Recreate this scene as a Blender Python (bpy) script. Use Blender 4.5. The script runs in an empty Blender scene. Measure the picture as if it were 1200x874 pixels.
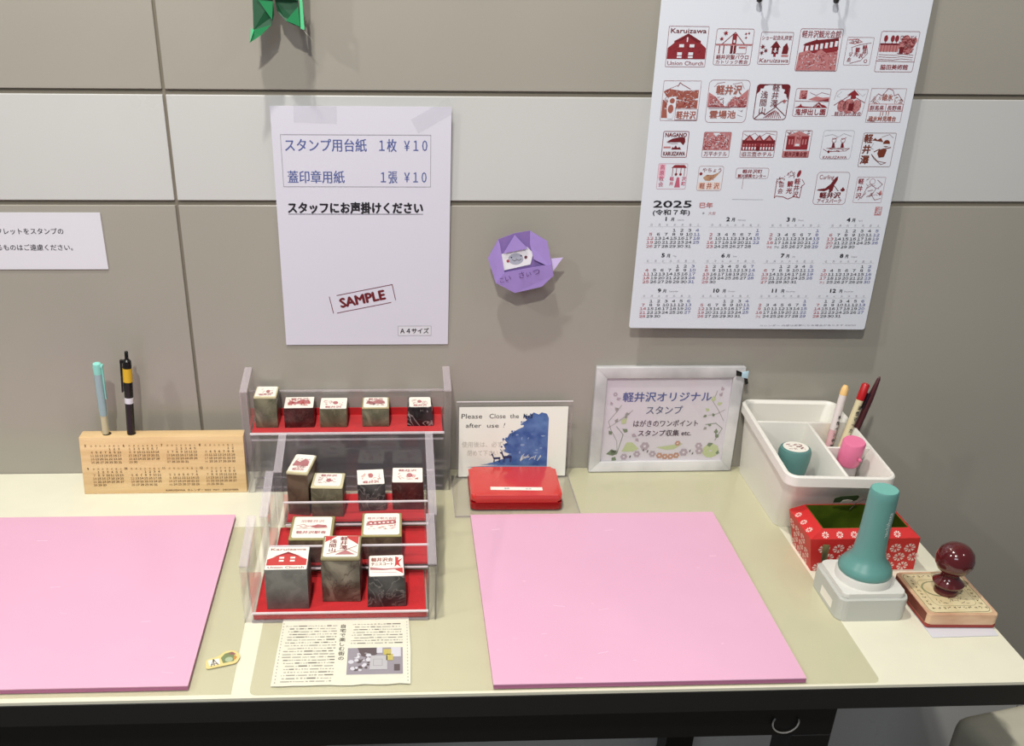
import bpy, bmesh, math, random
from mathutils import Matrix, Vector
random.seed(7)
SC = bpy.context.scene
COL = SC.collection
PI = math.pi

# ------------------------------------------------------------------ camera
# metres; x right, y towards the wall (wall face y = 0), z up, table top z = 0, floor z = -0.72
yaw, pitch, roll = 0.0501378838, 0.486618031, 0.0132891487
cy, sy, cp, sp = math.cos(yaw), math.sin(yaw), math.cos(pitch), math.sin(pitch)
fwd = Vector((sy*cp, cy*cp, -sp)); rt = Vector((cy, -sy, 0)); up = rt.cross(fwd)
r2 = math.cos(roll)*rt + math.sin(roll)*up; u2 = -math.sin(roll)*rt + math.cos(roll)*up
camd = bpy.data.cameras.new('camera'); cam = bpy.data.objects.new('camera', camd); COL.objects.link(cam)
cam.matrix_world = Matrix(((r2.x, u2.x, -fwd.x, 0.0347719), (r2.y, u2.y, -fwd.y, -1.2012141),
                           (r2.z, u2.z, -fwd.z, 0.6484201), (0, 0, 0, 1)))
camd.sensor_fit = 'HORIZONTAL'; camd.sensor_width = 36
camd.lens = 1135.96586/1200*36
camd.shift_x = 81.92237/1200; camd.shift_y = 103.75152/1200      # the photo is a crop of a wider frame
camd.clip_start = 0.02
SC.camera = cam

# ------------------------------------------------------------------ world and lights
W = bpy.data.worlds.new('world'); SC.world = W; W.use_nodes = True
W.node_tree.nodes['Background'].inputs[0].default_value = (0.90, 0.91, 0.98, 1)
W.node_tree.nodes['Background'].inputs[1].default_value = 0.17

def area(name, loc, target, size, power, color=(1, .96, .89), shape='DISK', sy_=None, spread=PI):
    d = bpy.data.lights.new(name, 'AREA'); d.shape = shape; d.size = size; d.energy = power; d.color = color
    if sy_: d.size_y = sy_
    d.spread = spread
    o = bpy.data.objects.new(name, d); COL.objects.link(o); o.location = loc
    o.rotation_euler = (Vector(target)-Vector(loc)).to_track_quat('-Z', 'Y').to_euler()
    return o
area('downlight_near_wall', (-0.14, -0.46, 1.75), (0.0, -0.15, 0.2), 0.05, 15)
area('downlight_middle', (-0.22, -1.55, 1.80), (0.05, 0.0, 0.25), 0.07, 24)
area('downlight_left', (-1.55, -1.00, 1.80), (-0.1, 0.0, 0.2), 0.07, 12)
area('downlight_right', (1.5, -1.35, 1.80), (0.2, 0.0, 0.2), 0.07, 3)
area('fill_light', (-0.8, -2.9, 1.75), (0.0, 0.0, 0.2), 1.1, 12, (0.86, 0.92, 1.0), 'RECTANGLE', 0.5)  # added broad fill from behind the camera, not a fitting of the room

SC.view_settings.view_transform = 'Standard'; SC.view_settings.look = 'None'
SC.view_settings.gamma = 1; SC.view_settings.exposure = 0.0; SC.view_settings.use_curve_mapping = False

# ------------------------------------------------------------------ materials
def s2l(c): return c/12.92 if c <= .04045 else ((c+.055)/1.055)**2.4
def rgb(r, g, b): return (s2l(r/255), s2l(g/255), s2l(b/255), 1)
MATS = {}
def mat(name, col, rough=.5, metal=0., spec=.5, var=0., scale=20, col2=None, bump=0., bscale=200, coat=0., sheen=0., trans=0., detail=4, rvar=0.):
    """principled with object-space noise mixing two colours, and fine relief"""
    if name in MATS: return MATS[name]
    m = bpy.data.materials.new(name); m.use_nodes = True; nt = m.node_tree; b = nt.nodes['Principled BSDF']
    c = rgb(*col); b.inputs['Base Color'].default_value = c
    b.inputs['Roughness'].default_value = rough; b.inputs['Metallic'].default_value = metal
    b.inputs['Specular IOR Level'].default_value = spec
    b.inputs['Coat Weight'].default_value = coat; b.inputs['Coat Roughness'].default_value = .08
    b.inputs['Sheen Weight'].default_value = sheen
    b.inputs['Transmission Weight'].default_value = trans
    tc = nt.nodes.new('ShaderNodeTexCoord')
    if var > 0 or col2:
        n = nt.nodes.new('ShaderNodeTexNoise'); n.inputs['Scale'].default_value = scale; n.inputs['Detail'].default_value = detail
        nt.links.new(tc.outputs['Object'], n.inputs['Vector'])
        r = nt.nodes.new('ShaderNodeValToRGB'); nt.links.new(n.outputs['Fac'], r.inputs['Fac'])
        r.color_ramp.elements[0].position = .35; r.color_ramp.elements[1].position = .65
        c2 = rgb(*col2) if col2 else tuple([max(0, v*(1-var)) for v in c[:3]]+[1])
        r.color_ramp.elements[0].color = c2; r.color_ramp.elements[1].color = c
        nt.links.new(r.outputs['Color'], b.inputs['Base Color'])
    if rvar > 0:
        n3 = nt.nodes.new('ShaderNodeTexNoise'); n3.inputs['Scale'].default_value = 5; n3.inputs['Detail'].default_value = 5
        nt.links.new(tc.outputs['Object'], n3.inputs['Vector'])
        mr = nt.nodes.new('ShaderNodeMapRange'); mr.inputs['To Min'].default_value = rough-rvar; mr.inputs['To Max'].default_value = rough+rvar
        mr.inputs['From Min'].default_value = .3; mr.inputs['From Max'].default_value = .7
        nt.links.new(n3.outputs['Fac'], mr.inputs['Value']); nt.links.new(mr.outputs[0], b.inputs['Roughness'])
    if bump > 0:
        n2 = nt.nodes.new('ShaderNodeTexNoise'); n2.inputs['Scale'].default_value = bscale; n2.inputs['Detail'].default_value = 3
        nt.links.new(tc.outputs['Object'], n2.inputs['Vector'])
        bp = nt.nodes.new('ShaderNodeBump'); bp.inputs['Strength'].default_value = bump; bp.inputs['Distance'].default_value = .001
        nt.links.new(n2.outputs['Fac'], bp.inputs['Height']); nt.links.new(bp.outputs[0], b.inputs['Normal'])
    MATS[name] = m; return m

def clear_mat(name, tint, haze, hazecol, rough=.04, gloss=1.0, ior=1.45):
    """clear plastic sheet: transparent film with fresnel gloss and a little milky body"""
    if name in MATS: return MATS[name]
    m = bpy.data.materials.new(name); m.use_nodes = True; nt = m.node_tree; nt.nodes.clear()
    out = nt.nodes.new('ShaderNodeOutputMaterial')
    tr = nt.nodes.new('ShaderNodeBsdfTransparent'); tr.inputs[0].default_value = (*tint, 1)
    df = nt.nodes.new('ShaderNodeBsdfDiffuse'); df.inputs[0].default_value = (*hazecol, 1)
    gl = nt.nodes.new('ShaderNodeBsdfGlossy'); gl.inputs['Roughness'].default_value = rough; gl.inputs['Color'].default_value = (gloss, gloss, gloss, 1)
    m1 = nt.nodes.new('ShaderNodeMixShader'); m1.inputs[0].default_value = haze
    nt.links.new(tr.outputs[0], m1.inputs[1]); nt.links.new(df.outputs[0], m1.inputs[2])
    fr = nt.nodes.new('ShaderNodeFresnel'); fr.inputs['IOR'].default_value = ior
    ge = nt.nodes.new('ShaderNodeNewGeometry'); mu = nt.nodes.new('ShaderNodeMath'); mu.operation = 'SUBTRACT'; mu.use_clamp = True   # no gloss on the inner side
    nt.links.new(fr.outputs[0], mu.inputs[0]); nt.links.new(ge.outputs['Backfacing'], mu.inputs[1])
    m2 = nt.nodes.new('ShaderNodeMixShader'); nt.links.new(mu.outputs[0], m2.inputs[0])
    nt.links.new(m1.outputs[0], m2.inputs[1]); nt.links.new(gl.outputs[0], m2.inputs[2])
    nt.links.new(m2.outputs[0], out.inputs[0])
    MATS[name] = m; return m

def marble(name, c1, c2, c3, scale=30, rough=.35, vein=.5):
    m = bpy.data.materials.new(name); m.use_nodes = True; nt = m.node_tree; b = nt.nodes['Principled BSDF']
    tc = nt.nodes.new('ShaderNodeTexCoord'); n = nt.nodes.new('ShaderNodeTexNoise')
    n.inputs['Scale'].default_value = scale; n.inputs['Detail'].default_value = 6; n.inputs['Distortion'].default_value = 1.4
    nt.links.new(tc.outputs['Object'], n.inputs['Vector'])
    r = nt.nodes.new('ShaderNodeValToRGB'); e = r.color_ramp.elements
    e[0].position = .35; e[0].color = rgb(*c1); e[1].position = .6; e[1].color = rgb(*c2)
    x = e.new(.5); x.color = rgb(*[(a+b_)/2 for a, b_ in zip(c1, c2)])
    n2 = nt.nodes.new('ShaderNodeTexNoise'); n2.inputs['Scale'].default_value = scale*.8; n2.inputs['Distortion'].default_value = 2.5; n2.inputs['Detail'].default_value = 3
    nt.links.new(tc.outputs['Object'], n2.inputs['Vector'])
    r2_ = nt.nodes.new('ShaderNodeValToRGB'); q = r2_.color_ramp.elements
    q[0].position = .47; q[0].color = (0, 0, 0, 1); q[1].position = .53; q[1].color = (0, 0, 0, 1); w = q.new(.5); w.color = (vein, vein, vein, 1)
    nt.links.new(n2.outputs['Fac'], r2_.inputs['Fac']); nt.links.new(n.outputs['Fac'], r.inputs['Fac'])
    mx = nt.nodes.new('ShaderNodeMixRGB'); mx.inputs[2].default_value = rgb(*c3)
    nt.links.new(r2_.outputs['Color'], mx.inputs[0]); nt.links.new(r.outputs['Color'], mx.inputs[1])
    nt.links.new(mx.outputs[0], b.inputs['Base Color']); b.inputs['Roughness'].default_value = rough
    MATS[name] = m; return m

def wood_mat(name, c1, c2, rough=.5, sc=(3, 60, 60)):
    m = bpy.data.materials.new(name); m.use_nodes = True; nt = m.node_tree; b = nt.nodes['Principled BSDF']
    tc = nt.nodes.new('ShaderNodeTexCoord'); mp = nt.nodes.new('ShaderNodeMapping'); mp.inputs['Scale'].default_value = sc
    n = nt.nodes.new('ShaderNodeTexNoise'); n.inputs['Scale'].default_value = 1; n.inputs['Detail'].default_value = 5
    nt.links.new(tc.outputs['Object'], mp.inputs[0]); nt.links.new(mp.outputs[0], n.inputs['Vector'])
    r = nt.nodes.new('ShaderNodeValToRGB'); r.color_ramp.elements[0].color = rgb(*c1); r.color_ramp.elements[1].color = rgb(*c2)
    r.color_ramp.elements[0].position = .35; r.color_ramp.elements[1].position = .6
    nt.links.new(n.outputs['Fac'], r.inputs['Fac']); nt.links.new(r.outputs['Color'], b.inputs['Base Color'])
    b.inputs['Roughness'].default_value = rough
    MATS[name] = m; return m

TILE = mat('beige_tile', (162, 158, 148), .22, var=.06, scale=3, bump=.03, bscale=60, rvar=.05)
TILE_L = mat('pale_tile', (198, 199, 197), .3, var=.04, scale=3, rvar=.05)
GROUT = mat('grout', (126, 119, 106), .8)
FLOOR = mat('floor_grey', (110, 106, 100), .6, var=.2, scale=8)
CREAM = mat('cream_laminate', (228, 226, 205), .45, var=.03, scale=30)
BLACKP = mat('black_paint', (28, 27, 25), .45)
PINK = mat('pink_board', (226, 175, 202), .22, var=.03, scale=8, rvar=.05)
PINKE = mat('pink_board_edge', (178, 108, 146), .5)
PAPER = mat('white_paper', (214, 214, 222), .5)
CALP = mat('calendar_paper', (214, 219, 228), .28)
SLEEVE = mat('sleeved_paper', (212, 211, 224), .22, rvar=.08)
CREAMP = mat('cream_paper', (232, 234, 224), .5)
STK = mat('sticker_paper', (240, 236, 226), .45)
BLACK = mat('ink_black', (30, 28, 34), .5)
BLUEI = mat('ink_blue', (78, 92, 150), .5)
GREYI = mat('ink_grey', (150, 148, 156), .5)
GREYL = mat('ink_pale_grey', (186, 186, 190), .5)
REDI = mat('ink_red', (132, 36, 44), .5)
REDL = mat('ink_light_red', (180, 118, 120), .5)
REDD = mat('ink_dark_red', (104, 22, 30), .5)
BROWNI = mat('ink_brown_red', (154, 88, 76), .5)
PINKI = mat('ink_rose', (186, 92, 118), .5)
REDSTK = mat('sticker_print_red', (194, 64, 62), .5)
BURNT = mat('burnt_wood_print', (96, 70, 48), .7)
FELT = mat('red_felt', (196, 8, 20), .95, var=.15, scale=80, sheen=.3, bump=.3, bscale=900)
ACR = clear_mat('clear_acrylic', (.988, .982, .988), .03, (.80, .74, .80))
ACR_E = clear_mat('acrylic_edge', (.97, .955, .965), .20, (.84, .77, .82), .12)
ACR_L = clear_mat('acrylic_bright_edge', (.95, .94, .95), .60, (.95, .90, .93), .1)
SHEET = clear_mat('clear_desk_mat', (.955, .950, .905), .10, (.62, .61, .53), .16, .8)
FILM = clear_mat('clear_film', (.99, .99, .99), .015, (.9, .9, .9), .06)

# ------------------------------------------------------------------ geometry helpers
def TR(x=0, y=0, z=0, rx=0, ry=0, rz=0):
    return Matrix.Translation((x, y, z)) @ Matrix.Rotation(rz, 4, 'Z') @ Matrix.Rotation(ry, 4, 'Y') @ Matrix.Rotation(rx, 4, 'X')

class MB:
    def __init__(s): s.v = []; s.f = []; s.mi = []; s.mats = []; s.sm = []
    def m(s, mt):
        if mt not in s.mats: s.mats.append(mt)
        return s.mats.index(mt)
    def add(s, vs, fs, mt=None, M=None, smooth=False):
        n = len(s.v); i = s.m(mt) if mt else 0
        if M is not None: vs = [tuple(M @ Vector(v)) for v in vs]
        s.v += [tuple(v) for v in vs]; s.f += [tuple(n+k for k in f) for f in fs]; s.mi += [i]*len(fs); s.sm += [smooth]*len(fs)
        return s
    def bm(s, b, mt=None, M=None, smooth=False):
        b.verts.ensure_lookup_table(); b.verts.index_update()
        s.add([tuple(v.co) for v in b.verts], [[v.index for v in f.verts] for f in b.faces], mt, M, smooth); b.free(); return s
    def box(s, x0, x1, y0, y1, z0, z1, mt=None, M=None, bev=0, seg=2):
        b = bmesh.new(); bmesh.ops.create_cube(b, size=1)
        for v in b.verts: v.co = Vector(((x0+x1)/2+v.co.x*(x1-x0), (y0+y1)/2+v.co.y*(y1-y0), (z0+z1)/2+v.co.z*(z1-z0)))
        if bev: bmesh.ops.bevel(b, geom=b.edges[:], offset=bev, segments=seg, affect='EDGES', profile=.5)
        return s.bm(b, mt, M, smooth=bool(bev) and seg > 1)
    def hexa(s, bot, top, mt=None, M=None, bev=0, seg=2):
        b = bmesh.new(); vs = [b.verts.new(p) for p in list(bot)+list(top)]
        for f in ((3, 2, 1, 0), (4, 5, 6, 7), (0, 1, 5, 4), (1, 2, 6, 5), (2, 3, 7, 6), (3, 0, 4, 7)): b.faces.new([vs[i] for i in f])
        if bev: bmesh.ops.bevel(b, geom=b.edges[:], offset=bev, segments=seg, affect='EDGES', profile=.5)
        return s.bm(b, mt, M, smooth=bool(bev))
    def lathe(s, prof, n=32, mt=None, M=None, smooth=True):
        vs = []; fs = []
        for r, z in prof:
            for k in range(n): a = 2*PI*k/n; vs.append((r*math.cos(a), r*math.sin(a), z))
        for i in range(len(prof)-1):
            for k in range(n): k2 = (k+1) % n; fs.append((i*n+k, i*n+k2, (i+1)*n+k2, (i+1)*n+k))
        fs.append(tuple(range(n-1, -1, -1))); fs.append(tuple((len(prof)-1)*n+k for k in range(n)))
        return s.add(vs, fs, mt, M, smooth)
    def prism(s, poly, z0, z1, mt=None, M=None, bev=0, seg=2, smooth=False):
        b = bmesh.new(); lo = [b.verts.new((x, y, z0)) for x, y in poly]; hi = [b.verts.new((x, y, z1)) for x, y in poly]
        n = len(poly); b.faces.new(lo[::-1]); b.faces.new(hi)
        for i in range(n): b.faces.new((lo[i], lo[(i+1) % n], hi[(i+1) % n], hi[i]))
        if bev:
            ed = [e for e in b.edges if abs(e.verts[0].co.z-e.verts[1].co.z) < 1e-7]
            bmesh.ops.bevel(b, geom=ed, offset=bev, segments=seg, affect='EDGES', profile=.5)
        return s.bm(b, mt, M, smooth)
    def tube(s, pts, r, n=8, mt=None, M=None):
        pts = [Vector(p) for p in pts]; vs = []; fs = []; m_ = len(pts); rr = r if isinstance(r, (list, tuple)) else [r]*m_
        prev = None
        for i, p in enumerate(pts):
            t = (pts[min(i+1, m_-1)]-pts[max(i-1, 0)]).normalized()
            a = prev if prev is not None else (Vector((0, 0, 1)) if abs(t.z) < .9 else Vector((1, 0, 0)))
            u = t.cross(a).cross(t).normalized() if prev is not None else t.cross(a).normalized(); prev = u; w = t.cross(u)
            for k in range(n):
                q = 2*PI*k/n; vs.append(tuple(p+rr[i]*(math.cos(q)*u+math.sin(q)*w)))
        for i in range(m_-1):
            for k in range(n): k2 = (k+1) % n; fs.append((i*n+k, i*n+k2, (i+1)*n+k2, (i+1)*n+k))
        fs += [tuple(range(n-1, -1, -1)), tuple((m_-1)*n+k for k in range(n))]
        return s.add(vs, fs, mt, M, True)
    def build(s, name, m_=None, parent=None, loc=None, rot=None):
        me = bpy.data.meshes.new(name); me.from_pydata(s.v, [], s.f)
        ms = s.mats if s.mats else [m_]
        for q in ms: me.materials.append(q)
        me.polygons.foreach_set('material_index', s.mi)
        me.polygons.foreach_set('use_smooth', s.sm)
        b = bmesh.new(); b.from_mesh(me)
        if len(b.faces) and not getattr(s, 'flat', False): bmesh.ops.recalc_face_normals(b, faces=b.faces)
        b.to_mesh(me); b.free()
        if any(s.sm):
            try: me.set_sharp_from_angle(angle=math.radians(38))
            except Exception: pass
        o = bpy.data.objects.new(name, me); COL.objects.link(o)
        if parent is not None: o.parent = parent
        if loc: o.location = loc
        if rot: o.rotation_euler = rot
        return o

def rrect(w, h, r, n=5, cx=0, cy_=0):
    P = []
    for sx, sy_, a0 in ((1, 1, 0), (-1, 1, 90), (-1, -1, 180), (1, -1, 270)):
        for k in range(n+1):
            a = math.radians(a0+90*k/n); P.append((cx+sx*(w/2-r)+r*math.cos(a), cy_+sy_*(h/2-r)+r*math.sin(a)))
    return P

def thing(name, label, cat, loc=(0, 0, 0), rot=(0, 0, 0), group=None):
    o = bpy.data.objects.new(name, None); o.empty_display_size = .03; COL.objects.link(o)
    o.location = loc; o.rotation_euler = rot; o['label'] = label; o['category'] = cat
    if group: o['group'] = group
    return o
def tag(o, label, cat, group=None):
    o['label'] = label; o['category'] = cat
    if group: o['group'] = group
    return o

# ------------------------------------------------------------------ printing helpers: flat lettering and line art, laid a hair above its sheet
_GL = {}
def glyphs(s, bold=0.0):
    key = (s, bold)
    if key not in _GL:
        c = bpy.data.curves.new('t', 'FONT'); c.body = s; c.resolution_u = 2; c.size = 1; c.offset = bold
        o = bpy.data.objects.new('t', c); COL.objects.link(o)
        bpy.context.view_layer.update()
        me = bpy.data.meshes.new_from_object(o.evaluated_get(bpy.context.evaluated_depsgraph_get()))
        V = [(v.co.x, v.co.y) for v in me.vertices]; F = [tuple(p.vertices) for p in me.polygons]
        bpy.data.objects.remove(o); bpy.data.curves.remove(c); bpy.data.meshes.remove(me)
        _GL[key] = (V, F, min([v[0] for v in V] or [0]), max([v[0] for v in V] or [0]))
    return _GL[key]

class Canvas:
    """unit = mm on the sheet; M maps (u, v, w) metres into the parent's frame"""
    def __init__(s, M, unit=.001, ox=0, oy=0): s.M = M; s.k = unit; s.ox = ox; s.oy = oy; s.mb = MB(); s.mb.flat = True
    def put(s, P, F, mt, lay):
        k = s.k; s.mb.add([((x+s.ox)*k, (y+s.oy)*k, .00012+.00008*lay) for x, y in P], F, mt, s.M)
    def text(s, t, u, v, size, mt, bold=0., align='L', width=None, rot=0, lay=1, sx=1., slant=0.):
        if bold > .004 and size > 0:       # heavier strokes: strike the same letters several times, slightly apart
            d = bold*size; sh = ((-d, 0), (d, 0), (0, d*.8), (0, -d*.8)) if bold > .018 else ((-d, 0), (d, 0))
            for q_, (ax, ay) in enumerate(sh): s.text(t, u+ax, v+ay, size, mt, 0., align, width, rot, lay+q_*.04, sx, slant)
            return
        V, F, a, b = glyphs(t, 0.)
        if not V: return
        k = size
        if width: sx = width/((b-a)*k)
        off = -a if align == 'L' else (-(a+b)/2 if align == 'C' else -b)
        c, s_ = math.cos(rot), math.sin(rot); P = []
        for x, y in V:
            X = (x+off)*k*sx + slant*y*k; Y = y*k; P.append((u+c*X-s_*Y, v+s_*X+c*Y))
        s.put(P, F, mt, lay)
    def vtext(s, t, u, v, size, mt, bold=0., step=1.0, lay=1):
        for i, ch in enumerate(t): s.text(ch, u, v-size*.8-i*size*step, size, mt, bold, 'C', lay=lay)
    def poly(s, P, mt, lay=0): s.put(P, [tuple(range(len(P)))], mt, lay)
    def rect(s, x0, y0, x1, y1, mt, lay=0): s.poly([(x0, y0), (x1, y0), (x1, y1), (x0, y1)], mt, lay)
    def line(s, P, w, mt, lay=1, closed=False):
        n = len(P); h = w/2
        for i in range(n if closed else n-1):
            (x0, y0), (x1, y1) = P[i], P[(i+1) % n]; L = math.hypot(x1-x0, y1-y0) or 1e-9
            dx, dy = (x1-x0)/L*h, (y1-y0)/L*h
            s.poly([(x0-dx+dy, y0-dy-dx), (x1+dx+dy, y1+dy-dx), (x1+dx-dy, y1+dy+dx), (x0-dx-dy, y0-dy+dx)], mt, lay)
    def frame(s, cx, cy_, w, h, r, t, mt, lay=1):
        A = rrect(w, h, r, 4, cx, cy_); B = rrect(w-2*t, h-2*t, max(r-t, .01), 4, cx, cy_); n = len(A)
        s.put(A+B, [(i, (i+1) % n, n+(i+1) % n, n+i) for i in range(n)], mt, lay)
    def disc(s, cx, cy_, r, mt, lay=1, n=14, ry=None, rot=0):
        ry = ry or r; c, q = math.cos(rot), math.sin(rot)
        s.poly([(cx+c*r*math.cos(2*PI*i/n)-q*ry*math.sin(2*PI*i/n), cy_+q*r*math.cos(2*PI*i/n)+c*ry*math.sin(2*PI*i/n)) for i in range(n)], mt, lay)
    def build(s, name, parent, label=None):
        o = s.mb.build(name, None, parent)
        if label: o['label'] = label
        return o

WALLM = Matrix(((1, 0, 0, 0), (0, 0, -1, 0), (0, 1, 0, 0), (0, 0, 0, 1)))      # sheet (u,v,w) -> x, z, -y

# ================================================================== SETTING
wall = MB().box(-1.6, 2.3, .004, .05, -.72, 2.0).build('wall_back', GROUT); wall['kind'] = 'structure'
G = .0038
cols = [(-1.60, -.2325), (-.2325, 1.0675), (1.0675, 2.3)]
rows = [(-.72, -.42, TILE_L), (-.42, .3715, TILE), (.3715, .4985, TILE_L), (.4985, 1.29, TILE), (1.29, 1.42, TILE_L), (1.42, 2.0, TILE)]
for x0, x1 in cols:
    for z0, z1, mt in rows:
        MB().box(x0+G/2, x1-G/2, 0, .012, z0+G*.8, z1-G*.8, mt, bev=.0006, seg=1).build('wall_panel', None, wall)
fl = MB().box(-1.6, 2.3, -2.2, .05, -.77, -.72).build('floor', FLOOR); fl['kind'] = 'structure'

# ================================================================== TABLE
t = thing('desk', 'long cream-topped stamping desk with black edge and steel legs, against the wall', 'desk', (0, 0, -.72))
TM = lambda: Matrix.Translation((0, 0, .72))
MB().box(-1.2, .6835, -.466, -.001, -.0035, 0, CREAM, TM()).build('desktop', None, t)
MB().box(-1.2, .6835, -.466, -.001, -.031, -.0036, BLACKP, TM(), bev=.001, seg=1).build('desktop_edge', None, t)['label'] = 'black edge under the cream top'
BEAM = mat('black_steel', (9, 8, 8), .4)
MB().box(-1.15, .494, -.44, -.40, -.09, -.0312, BEAM, TM(), bev=.001, seg=1).build('rail', None, t)
MB().box(-1.15, .494, -.06, -.03, -.09, -.0312, BEAM, TM(), bev=.001, seg=1).build('rail', None, t)
for x in (-1.13, .451):
    for y in (-.44, -.075):
        MB().box(x, x+.043, y, y+.043, -.72, -.09, BEAM, TM(), bev=.001, seg=1).build('leg', None, t)
# white cable tie loop hanging beside the leg
CAB = mat('pale_cord', (150, 148, 145), .5)
pts = [(.440+.014*math.cos(a), -.4425, -.070+.014*math.sin(a)) for a in [PI*.85+i*PI*1.25/12 for i in range(13)]]
tag(MB().tube(pts, .0009, 6).build('cord_loop', CAB), 'thin white cord loop hung on the black rail by the desk leg', 'cord')

# stools under and beside the desk
SEATG = mat('grey_vinyl', (196, 193, 174), .45, var=.08, scale=20)
st = thing('stool', 'grey padded stool with rounded edge, standing at the right end of the desk', 'stool', (.925, -.425, -.72), (0, 0, .22))
MB().box(-.16, .16, -.17, .17, .40, .52, SEATG, bev=.020, seg=4).build('seat', None, st)
MB().box(-.14, .14, -.15, .15, .37, .402, BEAM).build('seat_frame', None, st)
for a in (-1, 1):
    for b in (-1, 1): MB().box(a*.12-.012, a*.12+.012, b*.13-.012, b*.13+.012, 0, .38, BEAM).build('leg', None, st)
SEATB = mat('brown_vinyl', (96, 56, 34), .5)
st = thing('stool', 'dark brown stool pushed under the left side of the desk', 'stool', (-.20, -.25, -.72))
MB().box(-.14, .14, -.13, .13, .46, .56, SEATB, bev=.02, seg=3).build('seat', None, st)
for a in (-1, 1):
    for b in (-1, 1): MB().box(a*.10-.012, a*.10+.012, b*.09-.012, b*.09+.012, 0, .465, BEAM).build('leg', None, st)

# desk mats
def mat_sheet(poly, label):
    o = MB().prism(poly, .0002, .0016, SHEET).build('desk_mat', None); return tag(o, label, 'desk mat')
def corner_round(P, r, n=4):
    out = []
    m_ = len(P)
    for i in range(m_):
        p = Vector(P[i]); a = Vector(P[i-1]); b = Vector(P[(i+1) % m_])
        d1 = (a-p).normalized()*r; d2 = (b-p).normalized()*r
        for k in range(n+1):
            t_ = k/n; q = (p+d1)*(1-t_)**2+p*2*t_*(1-t_)+(p+d2)*t_**2; out.append((q.x, q.y))
    return out
mat_sheet([(-1.0, -.4575), (-.1322, -.4605), (-.1365, -.150), (-1.0, -.150)], 'clear green-tinted desk mat lying under the left pink board')
mat_sheet(corner_round([(-.1145, -.4625), (.5171, -.4630), (.5180, -.003), (-.113, -.003)], .008), 'clear greenish desk mat with rounded corners under the right pink board')

# pink boards
def board(x0, x1, y0, y1, label):
    t = thing('stamping_board', label, 'board', (x0, y0, .0018), group=None)
    MB().box(0, x1-x0, 0, y1-y0, 0, .0046, PINKE).build('core', None, t)
    MB().box(-.0002, x1-x0+.0002, -.0002, y1-y0+.0002, .0046, .0056, PINK).build('surface', None, t)
    c = Canvas(Matrix.Translation((0, 0, .0055)))
    w = (x1-x0)*1000; h = (y1-y0)*1000
    sc = mat('scratch_white', (250, 215, 232), .4)
    for i in range(16):
        u = random.uniform(8, w-20); v = random.uniform(6, h-6); L = random.uniform(2, 13); a = random.uniform(-.25, .25)
        c.line([(u, v), (u+L*math.cos(a), v+L*math.sin(a))], random.uniform(.25, .6), sc)
    c.build('scratch_marks', t)['kind'] = 'stuff'
board(-.590, -.1745, -.4545, -.1300, 'pink board on the left, running out of the picture beside the wooden calendar')
board(.1257, .4399, -.4620, -.1378, 'pink board on the right, in front of the red ink pad case')

# ================================================================== WALL PAPERS
# A4 price sheet
SH = -.003
t = thing('price_notice', 'white A4 price notice in a clear sleeve with blue lines and a red SAMPLE mark', 'notice', (-.1110, -.0015, .188), (math.radians(1.0), 0, 0))
MB().box(0, .2115, -.0004, .0002, 0, .297, SLEEVE).build('sheet', None, t)
def sheetM(off=-.0004): return Matrix.Translation((0, off, 0)) @ WALLM
c = Canvas(sheetM())
def A4(x, z): return (x+.1110)*1000, (z-.188)*1000
u0, v0 = A4(-.1009, .3925); u1, v1 = A4(.0762, .4530)
c.line([(u0, v0), (u1, v0), (u1, v1), (u0, v1)], .6, GREYI, closed=True)
c.build('printed_box', t)
for s_, xa, xb, z in (('スタンプ用台紙', -.0962, 0.0, .4350), ('１枚', .0150, .0355, .4350), ('￥１０', .0445, .0720, .4350),
                      ('蓋印章用紙', -.0952, -.0275, .3980), ('１張', .0162, .0360, .3980), ('￥１０', .0445, .0712, .3980)):
    c = Canvas(sheetM()); u, v = A4(xa, z); c.text(s_, u, v, 16, BLUEI, .012, 'L', (xb-xa)*1000)
    c.build('price_lettering', t, 'blue-grey printed lettering')
c = Canvas(sheetM())
u, v = A4(-.0972, .3615); c.text('スタッフにお声掛けください', u, v, 14.5, BLACK, .045, 'L', 164)
c.line([(u, v-2.2), (u+164, v-2.2)], .6, BLACK)
c.build('staff_lettering', t, 'heavy black underlined lettering')
c = Canvas(sheetM())
u, v = A4(-.0097, .2502); a = math.radians(11.5)
c.text('SAMPLE', u+.8, v-5.4, 17.5, REDD, .05, 'C', 58, rot=a)
P = [(-41, -11.5), (41, -11.5), (41, 11.5), (-41, 11.5)]
P = [(u+x*math.cos(a)-y*math.sin(a), v+x*math.sin(a)+y*math.cos(a)) for x, y in P]
for i, (f0, f1) in enumerate(((.06, .92), (.1, .98), (0, .88), (0, .96))):
    (xa, ya), (xb, yb) = P[i], P[(i+1) % 4]
    c.line([(xa+(xb-xa)*f0, ya+(yb-ya)*f0), (xa+(xb-xa)*f1, ya+(yb-ya)*f1)], .9, REDD)
c.build('sample_mark', t, 'red boxed SAMPLE mark')
c = Canvas(sheetM())
u, v = A4(.0352, .2005); c.rect(u, v, u+43, v+13, PAPER, 0); c.line([(u, v), (u+43, v), (u+43, v+13), (u, v+13)], .5, GREYI, 1, True)
c.text('Ａ４サイズ', u+3, v+3.2, 8.2, BLACK, .03, 'L', 37)
c.build('size_label', t, 'small white A4 size label')
for x, z, w_, h_, r_ in ((.052, .288, .05, .02, .03), (.19, .287, .05, .018, -.5)):
    MB().box(-w_/2, w_/2, -.0009, -.0006, -h_/2, h_/2, FILM).build('tape', None, t, (x, 0, z), (0, r_, 0))

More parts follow.
